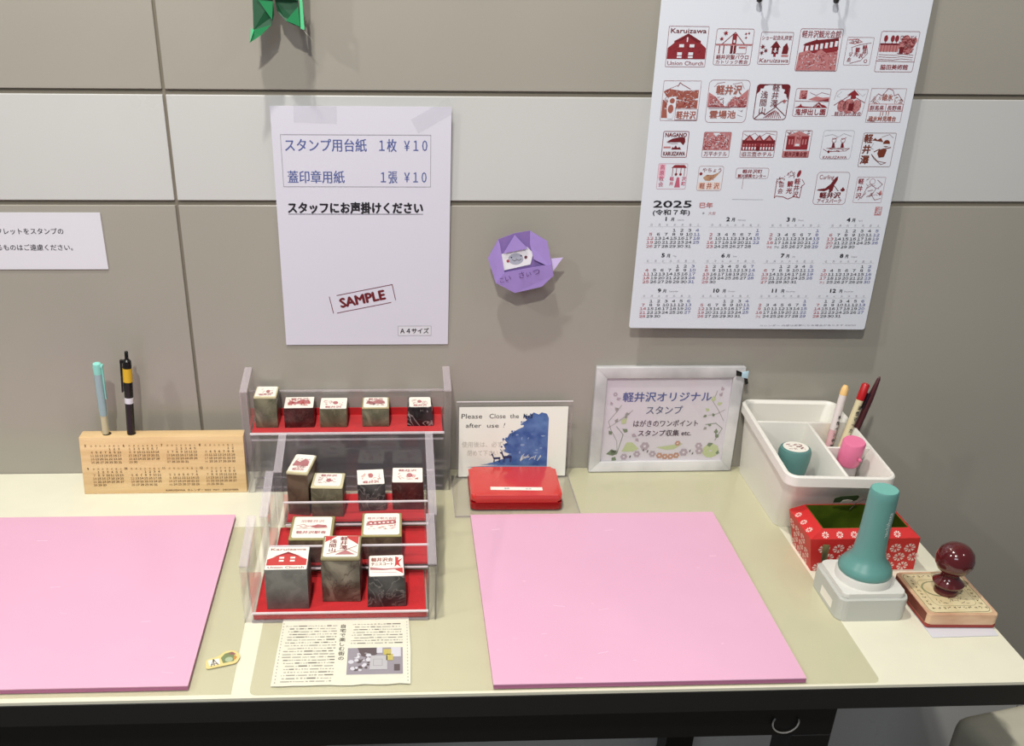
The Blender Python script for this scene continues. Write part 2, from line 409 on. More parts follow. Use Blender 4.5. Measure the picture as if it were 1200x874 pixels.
# notice at the left
t = thing('notice_strip', 'white strip notice with two lines of black handwriting-style text at the left edge', 'notice', (-.68, -.001, .2895))
MB().box(0, .3545, -.0006, .0002, 0, .0705, PAPER).build('sheet', None, t)
c = Canvas(Matrix.Translation((0, -.0006, 0)) @ WALLM)
c.text('パンフレットをスタンプの', 307, 44.5, 8.4, BLACK, .008, 'R', 8.1*12)
c.text('台にするものはご遠慮ください。', 315, 24.5, 8.4, BLACK, .008, 'R', 7.75*15)
c.build('lettering', t)

# ------------------------------------------------------------------ calendar
CT = math.atan2(.014, .393)
cal = thing('wall_calendar', 'large white 2025 wall calendar with rows of red stamp pictures, hung by two black clips', 'calendar', (.3345, -.02, .210), (-CT, 0, 0))
MB().prism(corner_round([(0, 6.3e-3), (.3126, .0026), (.3131, .41), (.0004, .41)], .0035), 0, .0008, CALP, Matrix.Translation((0, .0004, 0)) @ WALLM).build('sheet', None, cal)
CM = Matrix.Translation((0, -.0004, 0)) @ WALLM
ST = [(35.4, 342.3, 48.1, 44.2), (89.6, 342.4, 45.3, 39.7), (138.7, 341.4, 39.4, 35.4), (190.1, 339.9, 51.8, 46.4), (237.1, 339.1, 32.8, 30.9), (282.6, 338.9, 47.1, 44.7), (34.9, 283.8, 46.1, 45.3), (90.8, 283.5, 50.4, 48.3), (143.5, 283.0, 41.5, 40.8), (191.8, 282.9, 43.6, 32.3), (237.7, 282.1, 40.7, 32.3), (282.1, 280.0, 44.1, 39.2), (34.0, 234.8, 32.7, 31.3), (84.2, 234.5, 34.8, 30.4), (135.1, 235.2, 43.3, 31.4), (182.4, 235.8, 34.0, 32.5), (231.4, 234.1, 39.4, 36.5), (281.9, 229.3, 41.8, 40.6), (34.6, 197.5, 37.4, 31.2), (81.7, 195.2, 32.1, 30.3), (132.7, 188.7, 41.9, 39.7), (181.8, 187.2, 37.8, 36.7), (234.1, 183.8, 42.3, 39.9), (282.1, 181.9, 37.2, 31.9)]
def star(c, u, v, r, mt, n=7, lay=1):
    c.poly([(u+(r if i % 2 == 0 else r*.42)*math.cos(PI*i/n+.3), v+(r if i % 2 == 0 else r*.42)*math.sin(PI*i/n+.3)) for i in range(2*n)], mt, lay)
def ridge(c, x0, x1, base, peaks, mt, lay=1, fill=True, lw=.5):
    P = [(x0, base)]+peaks+[(x1, base)]
    if fill: c.poly(P, mt, lay)
    else: c.line(P, lw, mt, lay)
def texture(c, x0, x1, y0, y1, mt, n, lay=2, w=.35, L=3, seed=0, amp=.8):
    rr = random.Random(seed)
    for _ in range(n):
        u = rr.uniform(x0, x1); v = rr.uniform(y0, y1); a = rr.uniform(-amp, amp)
        u2_ = min(x1, u+L*math.cos(a)); c.line([(u, v), (u2_, min(y1, max(y0, v+L*math.sin(a))))], w, mt, lay)
def window(c, x, y, w, h, lay=3, mt=None):
    c.rect(x-w/2, y-h/2, x+w/2, y+h/2, mt or CALP, lay)
def picture(i, c, w, h):
    """draws stamp picture i centred on 0,0 in a w x h box"""
    x, y = w/2, h/2
    R_, D, B, L_ = REDI, REDD, BROWNI, REDL
    if i == 0:
        c.frame(0, 0, w, h, 1, .45, R_); c.text('Karuizawa', 0, y-7.2, 7, D, .02, 'C', w*.88)
        c.poly([(-x+1, -y+8.5), (-x+1, -1.5), (-x*.66, 4), (-x*.66, 6), (0, 14), (x*.66, 6), (x*.66, 4), (x-1, -1.5), (x-1, -y+8.5)], R_, 1)
        c.poly([(-x*.66, 5.5), (-x*.45, 5.5), (0, 14), (x*.66, 5.5), (x*.45, 4.5), (0, 11)], D, 2)
        for u, v in ((-6.5, 1), (5.5, 1), (-8, -7.5), (5, -7.5)): window(c, u, v, 5.5, 3.2)
        window(c, -.5, 7.5, 1.4, 5); window(c, -8, -11, 5.5, 2); window(c, 5, -11, 5.5, 2)
        texture(c, -x+2, x-2, -y+9, 0, D, 40, 2, .4, 2, 1, 1.5)
        c.text('Union Church', 0, -y+2, 6.2, R_, .01, 'C', w*.9)
    elif i == 1:
        c.frame(0, 0, w, h, 2.5, .45, R_); star(c, -11, 14.5, 3.2, R_); star(c, -15, 8.5, 2.8, R_)
        c.line([(-14, 3), (0, 15.5), (12, 3)], .8, R_); c.rect(-x+1, 1.6, x-1, 2.8, L_, 1); c.line([(-x, 3), (x, 3)], .5, R_)
        c.rect(-2.6, 3, 2.4, 14, R_, 1); window(c, -.1, 6, 2, 3); c.rect(-3.6, -7, 3, 1.5, D, 1)
        for u in (-17, -12): c.rect(u, -7, u+1.2, 1.5, R_, 1)
        c.line([(4, -7), (15, -7), (15, 1.5)], .5, R_); c.rect(6, -1.5, 14, .5, L_, 1); c.line([(-.2, -7), (-.2, 1.5)], .8, CALP, 3)
        for u, v in ((12.5, 14), (16, 14.6), (13, 10)): star(c, u, v, 1.7, R_, 4)
        c.text('軽井沢聖パウロ', 0, -y+6.7, 5.2, R_, .02, 'C', w*.86); c.text('カトリック教会', 0, -y+1.7, 4.8, R_, .01, 'C', w*.86)
    elif i == 2:
        c.frame(0, 0, w, h, 1.5, .45, R_); c.text('ショー記念礼拝堂', 0, y-8, 5.2, R_, .015, 'C', w*.92)
        c.poly([(-6, 1), (0, 8), (6, 1)], D); c.rect(-4, -6, 4, 1.5, D); window(c, 0, -2, 1.6, 5); window(c, 0, -3, 5, .6)
        c.rect(-1.5, -9, 1.5, -6, R_); star(c, -15, 1.5, 3.2, D); star(c, -11, -2.5, 2.8, D); star(c, -15.5, -5, 2.8, D)
        c.poly([(8, -6), (9, 2), (12.5, 6), (15.5, 0), (15, -6)], D); c.rect(8, -9, 16, -6.8, L_)
        c.text('Karuizawa', 0, -y+2.2, 6.4, R_, .005, 'C', w*.9, slant=.2)
    elif i == 3:
        c.frame(0, 0, w, h, 2, .45, R_); c.text('軽井沢観光会館', 0, y-9, 8.4, R_, .015, 'C', w*.9)
        c.poly([(-x*.72, 2), (-x*.7, 7), (-7, 10.5), (x*.82, 13), (x*.9, 1), (x*.8, -4), (-x*.72, -3)], R_)
        c.poly([(-x*.76, 6.2), (-6, 9.3), (-5, 12), (-2, 9.8), (x*.82, 13.5), (x*.86, 10), (-x*.76, 5)], D, 2)
        for k in range(7): window(c, -x*.58+k*5.6, 1.5+k*.9, 3.2, 5.8)
        c.poly([(-x+1, -y+1), (-x+2, -3), (-12, 0), (-6, -4), (2, 1), (9, -3), (x-3, -1), (x-2, -y+1)], L_, 4)
        texture(c, -x+2, x-3, -y+2, -2, R_, 90, 5, .4, 2.4, 3, 1.5); texture(c, -x+3, x-4, -y+4, -3, CALP, 35, 6, .4, 2.2, 8, 1.5)
    elif i == 4:
        c.frame(0, 0, w, h, 1, .35, R_); c.line([(-14, 12), (-4, 13), (2, 10), (-6, 8), (-13, 9)], .8, L_); texture(c, -13, -2, 9, 13, R_, 16, 2, .4, 3, 4)
        c.line([(-12, -11), (-7, -2), (-9, 4), (0, 7), (13, 9)], .5, R_); c.line([(8, 7), (11, -2), (4, -10), (-8, -13)], .5, R_)
        for ch, u, v in (('軽', 6.5, 2), ('井', 7, -3), ('沢', 3.5, -7), ('観', -1.5, -.5), ('光', -2.5, -5)): c.text(ch, u, v, 5.4, R_, .03, 'C')
        c.text('公', -9, -4.5, 4.4, R_, .01, 'C'); c.text('認', -9.5, -11, 4.4, R_, .01, 'C'); c.disc(10, -10.5, 2, R_, 1); c.disc(10, -10.5, 1.3, CALP, 2)
    elif i == 5:
        c.frame(0, 0, w, h, 2, .45, R_)
        for u in (-16, -8, -3): c.disc(u, 14, 2.4, R_, 1, 10, 3.6); c.line([(u, 8), (u, 12)], .7, R_)
        c.poly([(-x+1, 7), (2, 7), (2, 9), (-x+1, 9)], D); c.rect(-x+1, 0, 1, 7, L_); 
        for k in range(6): c.line([(-x+3+k*3.6, 0), (-x+3+k*3.6, 7)], .5, R_, 2)
        for u, v, q in ((8, 13, 5), (14, 9, 6), (5, 7, 5), (12, 3, 6), (18, 12, 3.5)): c.disc(u, v, q, L_, 1, 9)
        texture(c, 0, x-4, -2, 17, R_, 80, 3, .5, 2.6, 5, 1.5); c.rect(2, -2, 7, 5, D, 4)
        for v in (-3, -5.5, -8): c.line([(-x+2, v), (-3, v-.8), (6, v+.5), (x-3, v-.5)], .45, R_)
        c.line([(-x, -y+12), (x, -y+11)], .5, R_); c.text('脇田美術館', 0, -y+3, 6, R_, .02, 'C', w*.72)
    elif i == 6:
        c.frame(0, 0, w, h, 1, .35, R_); c.line([(-5, 16), (-3, 20), (0, 18), (10, 13)], .7, R_); c.line([(-20, 11), (-3, 18)], .4, R_)
        c.poly([(-x+1, 10), (-14, 13), (0, 11), (x-2, 12), (x-2, 3), (6, 0), (-x+6, 4)], B)
        c.poly([(-x+1, -y+3), (-x+1, 1), (-10, 0), (x-2, 1), (x-2, -9), (-6, -9), (-14, -y+3)], B)
        texture(c, -x+2, x-3, -9, 12, R_, 90, 2, .4, 2.4, 6, 1.2); texture(c, -x+2, x-3, -9, 12, CALP, 55, 3, .4, 2.6, 7, 1.2)
        c.poly([(-14, -y+2), (-16, -6), (-14, 4), (-6, 5), (-5, -6), (-8, -y+2)], CALP, 4); c.disc(-10, 0, 3, B, 5); c.disc(-11, -9, 3.4, B, 5, 10, 5)
        c.rect(-5, -y+1, x-1, -8.5, CALP, 5); c.frame((x-6)/2, -y+7, x+4, 12.5, .5, .4, R_, 6); c.text('軽井沢', (x-6)/2, -y+2.8, 9.5, B, .03, 'C', 23, lay=7)
    elif i == 7:
        c.frame(0, 0, w, h, 5, .4, R_)
        c.text('軽井沢', 0, y-15, 11, B, .03, 'C', 30, lay=4)
        c.poly([(-x+1, -6), (-x+1, 10), (-x*.6, 5), (-6, -3), (-2, -6)], L_); c.poly([(-2, -6), (3, 1), (8, 6), (12, 4), (x-1, 14), (x-1, -6)], L_)
        texture(c, -x+2, -5, -6, 5, R_, 60, 2, .4, 2.2, 8, 1.5); texture(c, 1, x-2, -6, 5, R_, 70, 2, .4, 2.2, 9, 1.5); texture(c, -x+2, x-2, -6, 4, CALP, 40, 3, .4, 2.2, 19, 1.5)
        c.line([(-x+2, -6), (x-3, -6)], 1, R_, 3); c.line([(-x+3, -8), (4, -7.5)], .4, R_, 3); c.text('雲場池', -4, -y+5.5, 9.5, B, .03, 'C', 31)
        c.poly([(13, -9), (19, -12), (20, -9), (17, -10.5)], GREYI); c.line([(14, -15), (20, -17)], .6, GREYI); c.line([(-18, 16), (-14, 20), (-6, 21)], .4, R_); c.line([(4, 19), (14, 21), (18, 14)], .4, R_)
    elif i == 8:
        c.frame(0, 0, w, h, 4, .9, D)
        c.poly([(-x+1, y-1), (-x+1, 9), (-16, 12), (-15, 15), (-12, 15), (-11, 18), (-6, y-1)], D); c.poly([(x-1, y-1), (x-1, 3), (17, 6), (16, 9), (13, 10), (14, 14), (10, 15), (9, y-1)], D)
        c.vtext('軽井澤', 3, 20, 8.8, D, .012, 1.0, 4); c.vtext('浅間山', -10, 12, 8.8, D, .012, 1.0, 4)
        c.line([(-18, -18.5), (-10, -11), (-6, -14), (6, -5), (16, -13), (18, -15)], .9, D, 3); c.line([(4, -5), (12, 1), (18, 2)], .7, D, 3)
        for k in range(9): c.line([(-7+k*2.6, -17.5), (1+k*1.1, -9-abs(k-4)*.7)], .7, R_, 2)
        c.disc(15, 1, 2, L_, 2)
    elif i == 9:
        c.frame(0, 0, w, h, 2, .4, R_); c.rect(-16, 4, -7, 13.5, L_); texture(c, -16, -8, 4, 13, R_, 22, 2, .5, 2.5, 10, 1.5)
        c.poly([(-5, 3), (4, 7), (12, 5.5), (x-1, 6), (x-1, 2), (8, 1.5)], L_); c.poly([(8, 2), (x-1, 4.5), (x-1, 1.5)], R_, 2); c.line([(-4, 11), (4, 8), (10, 11), (20, 9)], .4, R_)
        c.line([(-x+1, 1.5), (x-1, 1)], .5, R_)
        c.poly([(-x+1, -6), (-14, -3.5), (-13, -1), (-11, -4), (-8, -4.5), (2, -5), (6, -1), (9, .5), (12, -2), (16, -3), (x-1, -6)], R_); texture(c, 2, 14, -5, -1, CALP, 16, 3, .4, 1.5, 11, 1.5)
        c.text('鬼押出し園', 0, -y+2.2, 7.6, R_, .025, 'C', w*.86)
    elif i == 10:
        c.line([(-x, 4), (-x+2, 13), (-x+6, y), (x, y), (x-3, -y+2), (-x, -y+2)], .3, R_); c.line([(-x+1, -2), (-6, 6), (0, 10)], .7, R_); c.line([(3, 8), (x-2, 1)], .7, R_)
        c.poly([(-5, 9), (3, 15), (10, 9), (6, 9), (6, 5), (0, 5), (0, 9)], R_)
        for u, q in ((-9, 5.5), (-1, 7), (8, 6)): c.disc(u, -3, q, L_, 1, 12, q*1.2)
        texture(c, -14, 14, -9, 4, R_, 60, 2, .4, 2, 12, 1.5); c.rect(-1, -8, 5, 0, D, 3)
        c.line([(-12, 13), (-17, 8), (-13, 7)], .3, GREYI); c.line([(6, 14), (14, 8), (17, 11)], .3, GREYI); c.text('軽井沢の教会', 0, -y+2, 5.4, R_, .015, 'C', w*.82)
    elif i == 11:
        c.frame(0, 0, w, h, .5, .35, R_); c.line([(-x+2, 4), (-12, 13), (-7, 11), (-1, 19), (5, 17), (8, 11), (12, 13), (x-2, 5)], .6, R_)
        c.text('碓氷', 0, 6, 8, B, .03, 'C', 13); texture(c, -19, -8, 2, 10, B, 20, 1, .35, 3, 13, 1.5); texture(c, 8, 19, 2, 10, B, 20, 1, .35, 3, 14, 1.5)
        c.rect(-x+.5, -6.5, x-.5, 2, L_, 1); c.rect(-x+1.1, -5.8, -.4, 1.3, CALP, 2); c.rect(.4, -5.8, x-1.1, 1.3, CALP, 2)
        c.text('群馬県', -x/2, -5, 6, R_, .02, 'C', x*.8, lay=3); c.text('長野県', x/2, -5, 6, R_, .02, 'C', x*.8, lay=3)
        for u in (-5, -2, 2, 5): c.line([(u, -11), (u, -7)], .8, B)
        c.text('碓氷峠見晴台', -1.5, -y+1.8, 6.3, B, .03, 'C', w*.78); texture(c, -x, -x+10, -y+1, -y+3, R_, 8, 2, .5, 2, 15)
    elif i == 12:
        c.frame(0, 0, w, h, 1.8, .7, R_); c.text('NAGANO', 0, y-6.6, 6.6, D, .035, 'C', w*.82)
        c.poly([(-11, 2.5), (-4, 6.5), (6, 8.5), (11, 8), (12, 3), (10, -1), (6, 2.5), (-1, 2.2)], D); c.poly([(-4, -6), (-3, -3), (-1, -4), (1, -1), (3, -4), (6, -3), (8, -6)], D); c.rect(-x+2, -4.5, -5, -2.5, L_); c.line([(-9, 2), (-3, .5), (3, 1)], .4, D)
        c.text('KARUIZAWA', 0, -y+2.2, 6.6, D, .03, 'C', w*.84)
    elif i == 13:
        c.frame(0, 0, w, h, 1.5, .4, R_); c.rect(-x+.5, -y+8.5, x-.5, y-.5, L_, 1)
        texture(c, -x+1, x-3, -y+9, y-2, R_, 90, 2, .6, 2.6, 16, 1.5); texture(c, -x+1, x-3, -y+9, y-2, CALP, 60, 3, .4, 2.4, 17, 1.5); c.poly([(-6, y-1), (-2, y-5), (3, y-1)], CALP, 4)
        c.text('万平ホテル', 0, -y+2, 6, R_, .015, 'C', w*.84)
    elif i == 14:
        c.frame(0, 0, w, h, 1.5, .5, R_); c.line([(-19, 12), (-13, 9), (-6, 13), (0, 8), (8, 13), (19, 11)], .4, R_)
        c.rect(-x+1, -y+8, x-1, 2, R_, 1); c.rect(-x+1, 1.5, x-1, 5, D, 2)
        for u, q in ((-12, 7), (0, 6), (12, 7)): c.poly([(u-q, 4), (u, 11), (u+q, 4)], R_, 3); c.poly([(u-q*.5, 4.6), (u, 9), (u+q*.5, 4.6)], L_, 4)
        for k in range(11):
            if k != 5: window(c, -17.5+k*3.5, -4.5, 1.7, 3.2, 4); window(c, -17.5+k*3.5, -.5, 1.5, 1.8, 4, L_)
        c.rect(-2, -y+8, 2, -2, D, 5); c.text('旧三笠ホテル', 0, -y+1.8, 5.6, R_, .02, 'C', w*.88)
    elif i == 15:
        c.frame(0, 0, w, h, 1, .5, R_); c.rect(-x+3, -6.5, x-3, 10, R_, 1); c.poly([(-x+1, 9), (0, 15), (x-1, 9)], L_, 1); c.rect(-4, -3, 4, 11, L_, 2)
        for u in (-10, -6.5, 6.5, 10): window(c, u, 2.5, 1.6, 6, 3, L_)
        window(c, 0, -1, 5, 2.4, 3); texture(c, -3, 3, 3, 10, R_, 12, 3, .5, 2, 18, 1.5); texture(c, -x+1, x-3, 11, 15, R_, 14, 2, .4, 3, 20); c.line([(-x+3, -7), (x-3, -7)], .6, CALP, 4)
        c.rect(-x+.5, -y+.5, x-.5, -8, L_, 1); c.text('軽井沢集会堂', 0, -y+1.6, 6, D, .03, 'C', w*.84, lay=2)
    elif i == 16:
        c.frame(0, 1, w, h-2, 3, .35, GREYI); c.line([(-17, 11), (-8, 13), (0, 10), (6, 14), (16, 11)], .4, GREYI)
        for u in (-4.5, 6.5):
            c.disc(u, 6, 2.8, R_, 1, 10); c.disc(u, 6, 2.2, CALP, 2, 10); c.line([(u-2.5, 8.5), (u-.8, 7), (u+3, 9.5)], .5, R_, 3)
            c.poly([(u-1.5, 3), (u+1, 3), (u+2.2, -2), (u-1.8, -2)], D, 3); c.line([(u-6, -3), (u+3, -2)], .5, R_, 3)
        c.line([(-16, -4), (-10, -7), (12, -6), (16, -3), (8, -4), (-12, -3)], .5, R_); c.disc(-9, -7, 1.6, D, 2, 8); texture(c, -12, 12, -7, -3, R_, 14, 2, .35, 2, 21)
        c.text('KARUIZAWA', 0, -y+2.5, 4.8, R_, .01, 'C', w*.78)
    elif i == 17:
        BR = mat('ink_dark_brown', (110, 48, 30), .5)
        c.frame(0, 0, w, h, 1.5, .45, BR); c.vtext('軽井澤', -x+7, y-2, 11, BR, .035, 1.12)
        c.poly([(-8, 11), (-5, 14), (-2, 11.5), (2, 14), (6, 9), (0, 10)], BR); c.line([(3, 15), (12, 18), (17, 14)], .4, BR)
        c.disc(10, 7.5, 4.2, BR, 1); c.rect(6, 4.5, 14, 7, CALP, 2); c.poly([(2, 0), (8, 2), (12, 0), (10, -8), (4, -9), (1, -4)], BR, 2); c.line([(8, 1), (16, 3)], 1.1, BR); c.line([(3, 1), (-3, -2)], 1, BR)
        c.line([(-6, -5), (3, -13), (14, -15)], .6, BR); c.line([(-6, -5), (-2, -10), (8, -17), (14, -15)], .6, BR); c.line([(-6, 8), (-8, 2), (-5, 1)], .5, GREYI)
    elif i == 18:
        Pk = PINKI
        c.frame(0, 0, w, h, 1.5, .35, Pk); c.rect(-x+1, -2, -x+9, y-1, mat('ink_pale_rose', (226, 180, 196), .5), 0); c.vtext('高原教会', -x+5, y-1.5, 6.4, Pk, .01, 1.05, 3)
        c.poly([(-2, 10), (2, 13.5), (14, 13.5), (17, 10)], R_)
        for u in (0, 4.5, 10, 14.5): c.line([(u, 10), (u, 1)], .7, R_)
        c.disc(4.5, 2.5, 1.6, R_); c.disc(10, 2.5, 1.6, R_); c.poly([(6, -1), (9, -1), (11, -y+2), (4, -y+2)], PINKI); c.vtext('軽井', 0, -.5, 5.2, Pk, .03, 1.1); c.vtext('沢町', 14.8, -.5, 5.2, Pk, .03, 1.1)
    elif i == 19:
        c.frame(0, 0, w, h, 2.5, .35, B); c.text('やちょう', 1, y-6.8, 5.6, R_, .01, 'C', w*.76)
        c.poly([(-9, 1), (-4, 4.5), (2, 4), (12, 8), (6, 1), (0, -3), (-6, -2.5)], mat('ink_tan', (178, 140, 112), .5)); texture(c, -6, 4, -2, 4, B, 22, 2, .35, 2, 22); c.disc(-12, 5.5, 2, R_, 1, 6)
        for u in (-9.5, 0, 9.5): c.rect(u-4, -y+1.5, u+4, -4.5, mat('ink_pale_tan', (222, 196, 184), .5), 1)
        c.text('軽 井 沢', 0, -y+3, 7.5, B, .02, 'C', w*.78, lay=2)
    elif i == 20:
        c.frame(0, y-6.5, w, 12.5, 2.5, .35, R_); c.text('軽井沢町', 0, y-6.2, 5, R_, .02, 'C', w*.6); c.text('観光振興センター', 0, y-11.6, 4.8, R_, .02, 'C', w*.86)
        c.line([(-10, y-13), (-10, y-25)], .4, R_); c.line([(-x, -y+1), (x-2, -y+.6)], .35, GREYI)
    elif i == 21:
        c.line([(-x+1, 7), (-x+1, -y+3), (-x+3, -y+5), (-6, -y+4), (0, -y+1.5), (7, -y+4.5), (x-4, -y+3), (x-3, 0)], .8, R_)
        c.vtext('軽井沢', 8.5, 8, 7.4, R_, .02, 1.05); c.vtext('観光', 0, 5, 7.4, R_, .03, 1.1); c.vtext('協会', -11, 4, 7, R_, .01, 1.1)
        texture(c, -x, -8, 3, 11, R_, 16, 1, .5, 3, 23, 1.5); c.disc(9, 14, 2.2, R_, 1, 10, 4.5, -.3); c.line([(-6, 12), (-1, 17), (3, 13), (-3, 10)], .5, R_); texture(c, -6, 4, 9, 16, R_, 12, 1, .4, 3, 24, 1.5); c.line([(14, 7), (18, 2), (13, -3)], .6, R_)
    elif i == 22:
        c.frame(0, 0, w, h, 4, .4, R_); c.text('Curling', -8, y-8.5, 7.5, R_, .0, 'C', 18, sx=1)
        c.poly([(-18, -2.5), (-16, -1), (-8, 0), (-2, 5), (3, 13), (6, 14.5), (6, 10), (3, 4), (2, -3), (-1, -4.5), (-3, -1), (-8, -3.5)], D)
        c.line([(2, 4), (9, -3)], .8, D); c.disc(14.5, -1.8, 2.8, D, 1, 12, 1.8); c.rect(13.5, -.5, 15.5, 1.2, D); c.disc(-1, -3.6, 1.5, D)
        c.text('軽井沢', 0, -y+8.2, 7.8, D, .04, 'C', 26); c.text('アイスパーク', 0, -y+2.2, 5.6, R_, .02, 'C', 30)
    elif i == 23:
        c.frame(0, 0, w, h, 1, .3, R_); c.vtext('軽井沢', -x+5.5, y-2, 7.2, R_, .02, 1.2)
        c.disc(2, 10, 3.6, R_, 1); c.disc(2, 10, 3.1, CALP, 2)
        for P in ([(-8, -10), (-4, 2), (2, 6), (8, 2), (4, -6), (-2, -8)], [(8, 12), (15, 7), (10, 2)], [(-6, 12), (-3, 14)], [(4, -6), (9, -12), (16, -10)], [(-12, -12), (-4, -4)], [(10, -3), (16, -6)]): c.line(P, .5, R_, 3)
        texture(c, -6, 12, -8, 8, R_, 20, 3, .35, 3, 25, 1.5); c.poly([(12, -4), (15, 0), (17, -5), (14, -7)], L_)
for i, (u, v, w_, h_) in enumerate(ST):
    sl = .04
    c = Canvas(CM @ Matrix.Translation((u*.001, v*.001, 0)))
    picture(i, c, w_-1.5, h_-1)
    c.build('stamp_print', cal)
c = Canvas(CM)
c.text('2025', 15.5, 160.5, 11.5, BLACK, .035, 'L', 47); c.text('(令和７年)', 15.8, 151.8, 7.2, BLACK, .03, 'L', 46)
c.build('year_heading', cal, 'bold black 2025 heading')
c = Canvas(CM)
c.text('巳年', 73, 160.5, 7, REDL, .045, 'L', 16); c.text('●', 77.5, 152.2, 3.4, GREYI, 0, 'L'); c.text('大安', 85, 151.7, 4.4, REDL, .0, 'L', 9)
c.build('zodiac_note', cal, 'small red year note')
c = Canvas(CM); c.rect(294.5, 151, 303, 161.5, REDL, 0); texture(c, 295, 302, 152, 161, CALP, 26, 1, .5, 3, 31); c.build('seal_print', cal)

import calendar as pycal
def wide(t): return ''.join(chr(ord(q)+0xFEE0) if '0' <= q <= '9' else q for q in t)
def number(c, t, u, v, sz, mt, bold, sx=1.2):
    adv = sz*.60*sx
    for i_, q in enumerate(t): c.text(wide(q), u+(i_-(len(t)-1)/2)*adv, v, sz, mt, bold, 'C', sx=sx)
SATI = mat('ink_saturday_blue', (88, 96, 150), .5)
def month(c, m_, u0, v0, dx, dy, sz, title, ink, sun, sat, gap_title, gap_week, bold=.0, wk=GREYI, tsz=None):
    first, nd = pycal.monthrange(2025, m_); col = (first+1) % 7; row = 0
    title(c, m_)
    for k, ch in enumerate('日月火水木金土'): c.text(ch, u0+k*dx, v0+gap_week, sz*.72, wk, 0, 'C')
    cells = {}
    for d in range(1, nd+1):
        cells.setdefault((min(row, 4), col), []).append(d); col += 1
        if col == 7: col = 0; row += 1
    for (r_, c_), ds in cells.items():
        ink_ = sun if c_ == 0 else (sat if c_ == 6 else ink); v = v0-r_*dy
        if len(ds) == 1: number(c, str(ds[0]), u0+c_*dx, v, sz, ink_, bold, 1.6 if sz > 4 else 1.15)
        else:
            c.text(str(ds[0]), u0+c_*dx-dx*.2, v+sz*.2, sz*.62, ink_, 0, 'C'); c.text(str(ds[1]), u0+c_*dx+dx*.2, v-sz*.12, sz*.62, ink_, 0, 'C')
            c.line([(u0+c_*dx-dx*.3, v-sz*.1), (u0+c_*dx+dx*.3, v+sz*.6)], .25, ink_)
for m_ in range(12):
    cx_ = 15.6+(m_ % 4)*76.2; ry = 130.9-(m_//4)*45.3-(m_ % 4)*.3
    c = Canvas(CM)
    def ttl(c, mm, cx_=cx_, ry=ry):
        c.text(str(mm), cx_+17+(-4 if mm > 9 else 0), ry+13.2, 6.8, BLACK, .05, 'L', sx=1.35); c.text('月', cx_+23.5+(1 if mm > 9 else 0), ry+13.2, 5, BLACK, .02, 'L')
        c.text(pycal.month_name[mm], cx_+31.5, ry+13.6, 2.8, GREYI, 0, 'L')
    month(c, m_+1, cx_, ry, 9.72, 5.0, 4.5, ttl, BLACK, mat('ink_sunday_red', (168, 70, 78), .5), SATI, 0, 7.2, .02)
    c.line([(cx_-4, ry+6), (cx_+62, ry+6)], .25, GREYL)
    c.build('month_grid', cal)
c = Canvas(CM); c.text('カレンダー 内容は変更になる場合があります ©2025', 300, 7.8, 2.6, GREYI, 0, 'R', 128); c.build('small_print', cal)
# the two clips' tips hang over the top of the sheet
for x, lb in ((.4425, 'black clip holding the calendar top, the left one'), (.5300, 'black clip holding the calendar top, the right one')):
    k = thing('binder_clip', lb, 'clip', (x, -.007, .617))
    MB().box(-.012, .012, -.008, .006, .006, .018, BLACKP, bev=.002).build('jaw', None, k)
    MB().tube([(-.008, -.006, .010), (-.004, -.010, -.004), (0, -.0115, -.0125), (.004, -.010, -.004), (.008, -.006, .010)], .0012, 6, BLACKP).build('wire_lever', None, k)
    MB().lathe([(.0005, -.004), (.0028, -.003), (.0034, 0), (.0028, .003), (.0005, .004)], 12, BLACKP, Matrix.Translation((0, -.0115, -.014))).build('lever_tip', None, k)

# ------------------------------------------------------------------ origami on the wall
LIL = mat('lilac_origami_paper', (160, 136, 204), .6, var=.05, scale=40)
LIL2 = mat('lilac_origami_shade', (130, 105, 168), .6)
WHT = mat('origami_white', (232, 232, 238), .6)
k = thing('origami_hood_figure', 'purple folded-paper hooded figure with a small smiling face, between price notice and calendar', 'origami', (.190, -.012, .300))
def wp(x, z): return (x-.190, z-.300)
# outline traced as a folded octagon with raised folds
oc = [wp(*q) for q in [(.1473, .3097), (.1593, .3334), (.1791, .3408), (.198, .344), (.2200, .3312), (.2265, .3050), (.2305, .2880), (.2165, .2735), (.1826, .2655), (.1581, .2785)]]
WM2 = lambda d: Matrix.Translation((0, -d, 0)) @ WALLM
MB().prism(oc, 0, .0012, LIL2, WM2(.0115)).build('backing', None, k)
MB().box(-.012, .012, -.0115, .011, -.012, .012, FILM).build('sticky_pad', None, k)
f = MB()
def facet(P, d0, mt, name, zs=None):
    # P: (x, z[, lift]) polygon proud of the backing
    m = MB(); n = len(P)
    front = [(p[0], -d0-(p[2] if len(p) > 2 else 0), p[1]) for p in P]; back = [(a, b+.0007, c_) for a, b, c_ in front]
    m.add(front+back, [tuple(range(n)), tuple(range(2*n-1, n-1, -1))]+[(i, (i+1) % n, n+(i+1) % n, n+i) for i in range(n)], mt)
    return m.build(name, None, k)
facet([(-.0427, .0097, 0), (-.0307, .0334, 0), (-.0285, .0275, .001), (-.0215, -.0075, .002), (-.0319, -.0215, 0)], .0135, LIL, 'side_fold')
facet([(.0080, .0440, 0), (.0300, .0312, 0), (.0365, .0050, 0), (.0385, -.0030, .001), (.0140, .0095, .003), (.0085, .0280, .001)], .0135, LIL, 'side_fold')
facet([(-.0319, -.0215, 0), (-.0215, -.0075, .002), (.0140, -.0010, .002), (.0370, .0030, .001), (.0405, -.0120, 0), (.0265, -.0265, 0), (-.0074, -.0345, 0)], .0140, LIL, 'front_fold')
facet([(-.0240, .0165, .0008), (-.0109, .0395, 0), (.0060, .0230, .0012)], .0152, LIL, 'hood_fold')
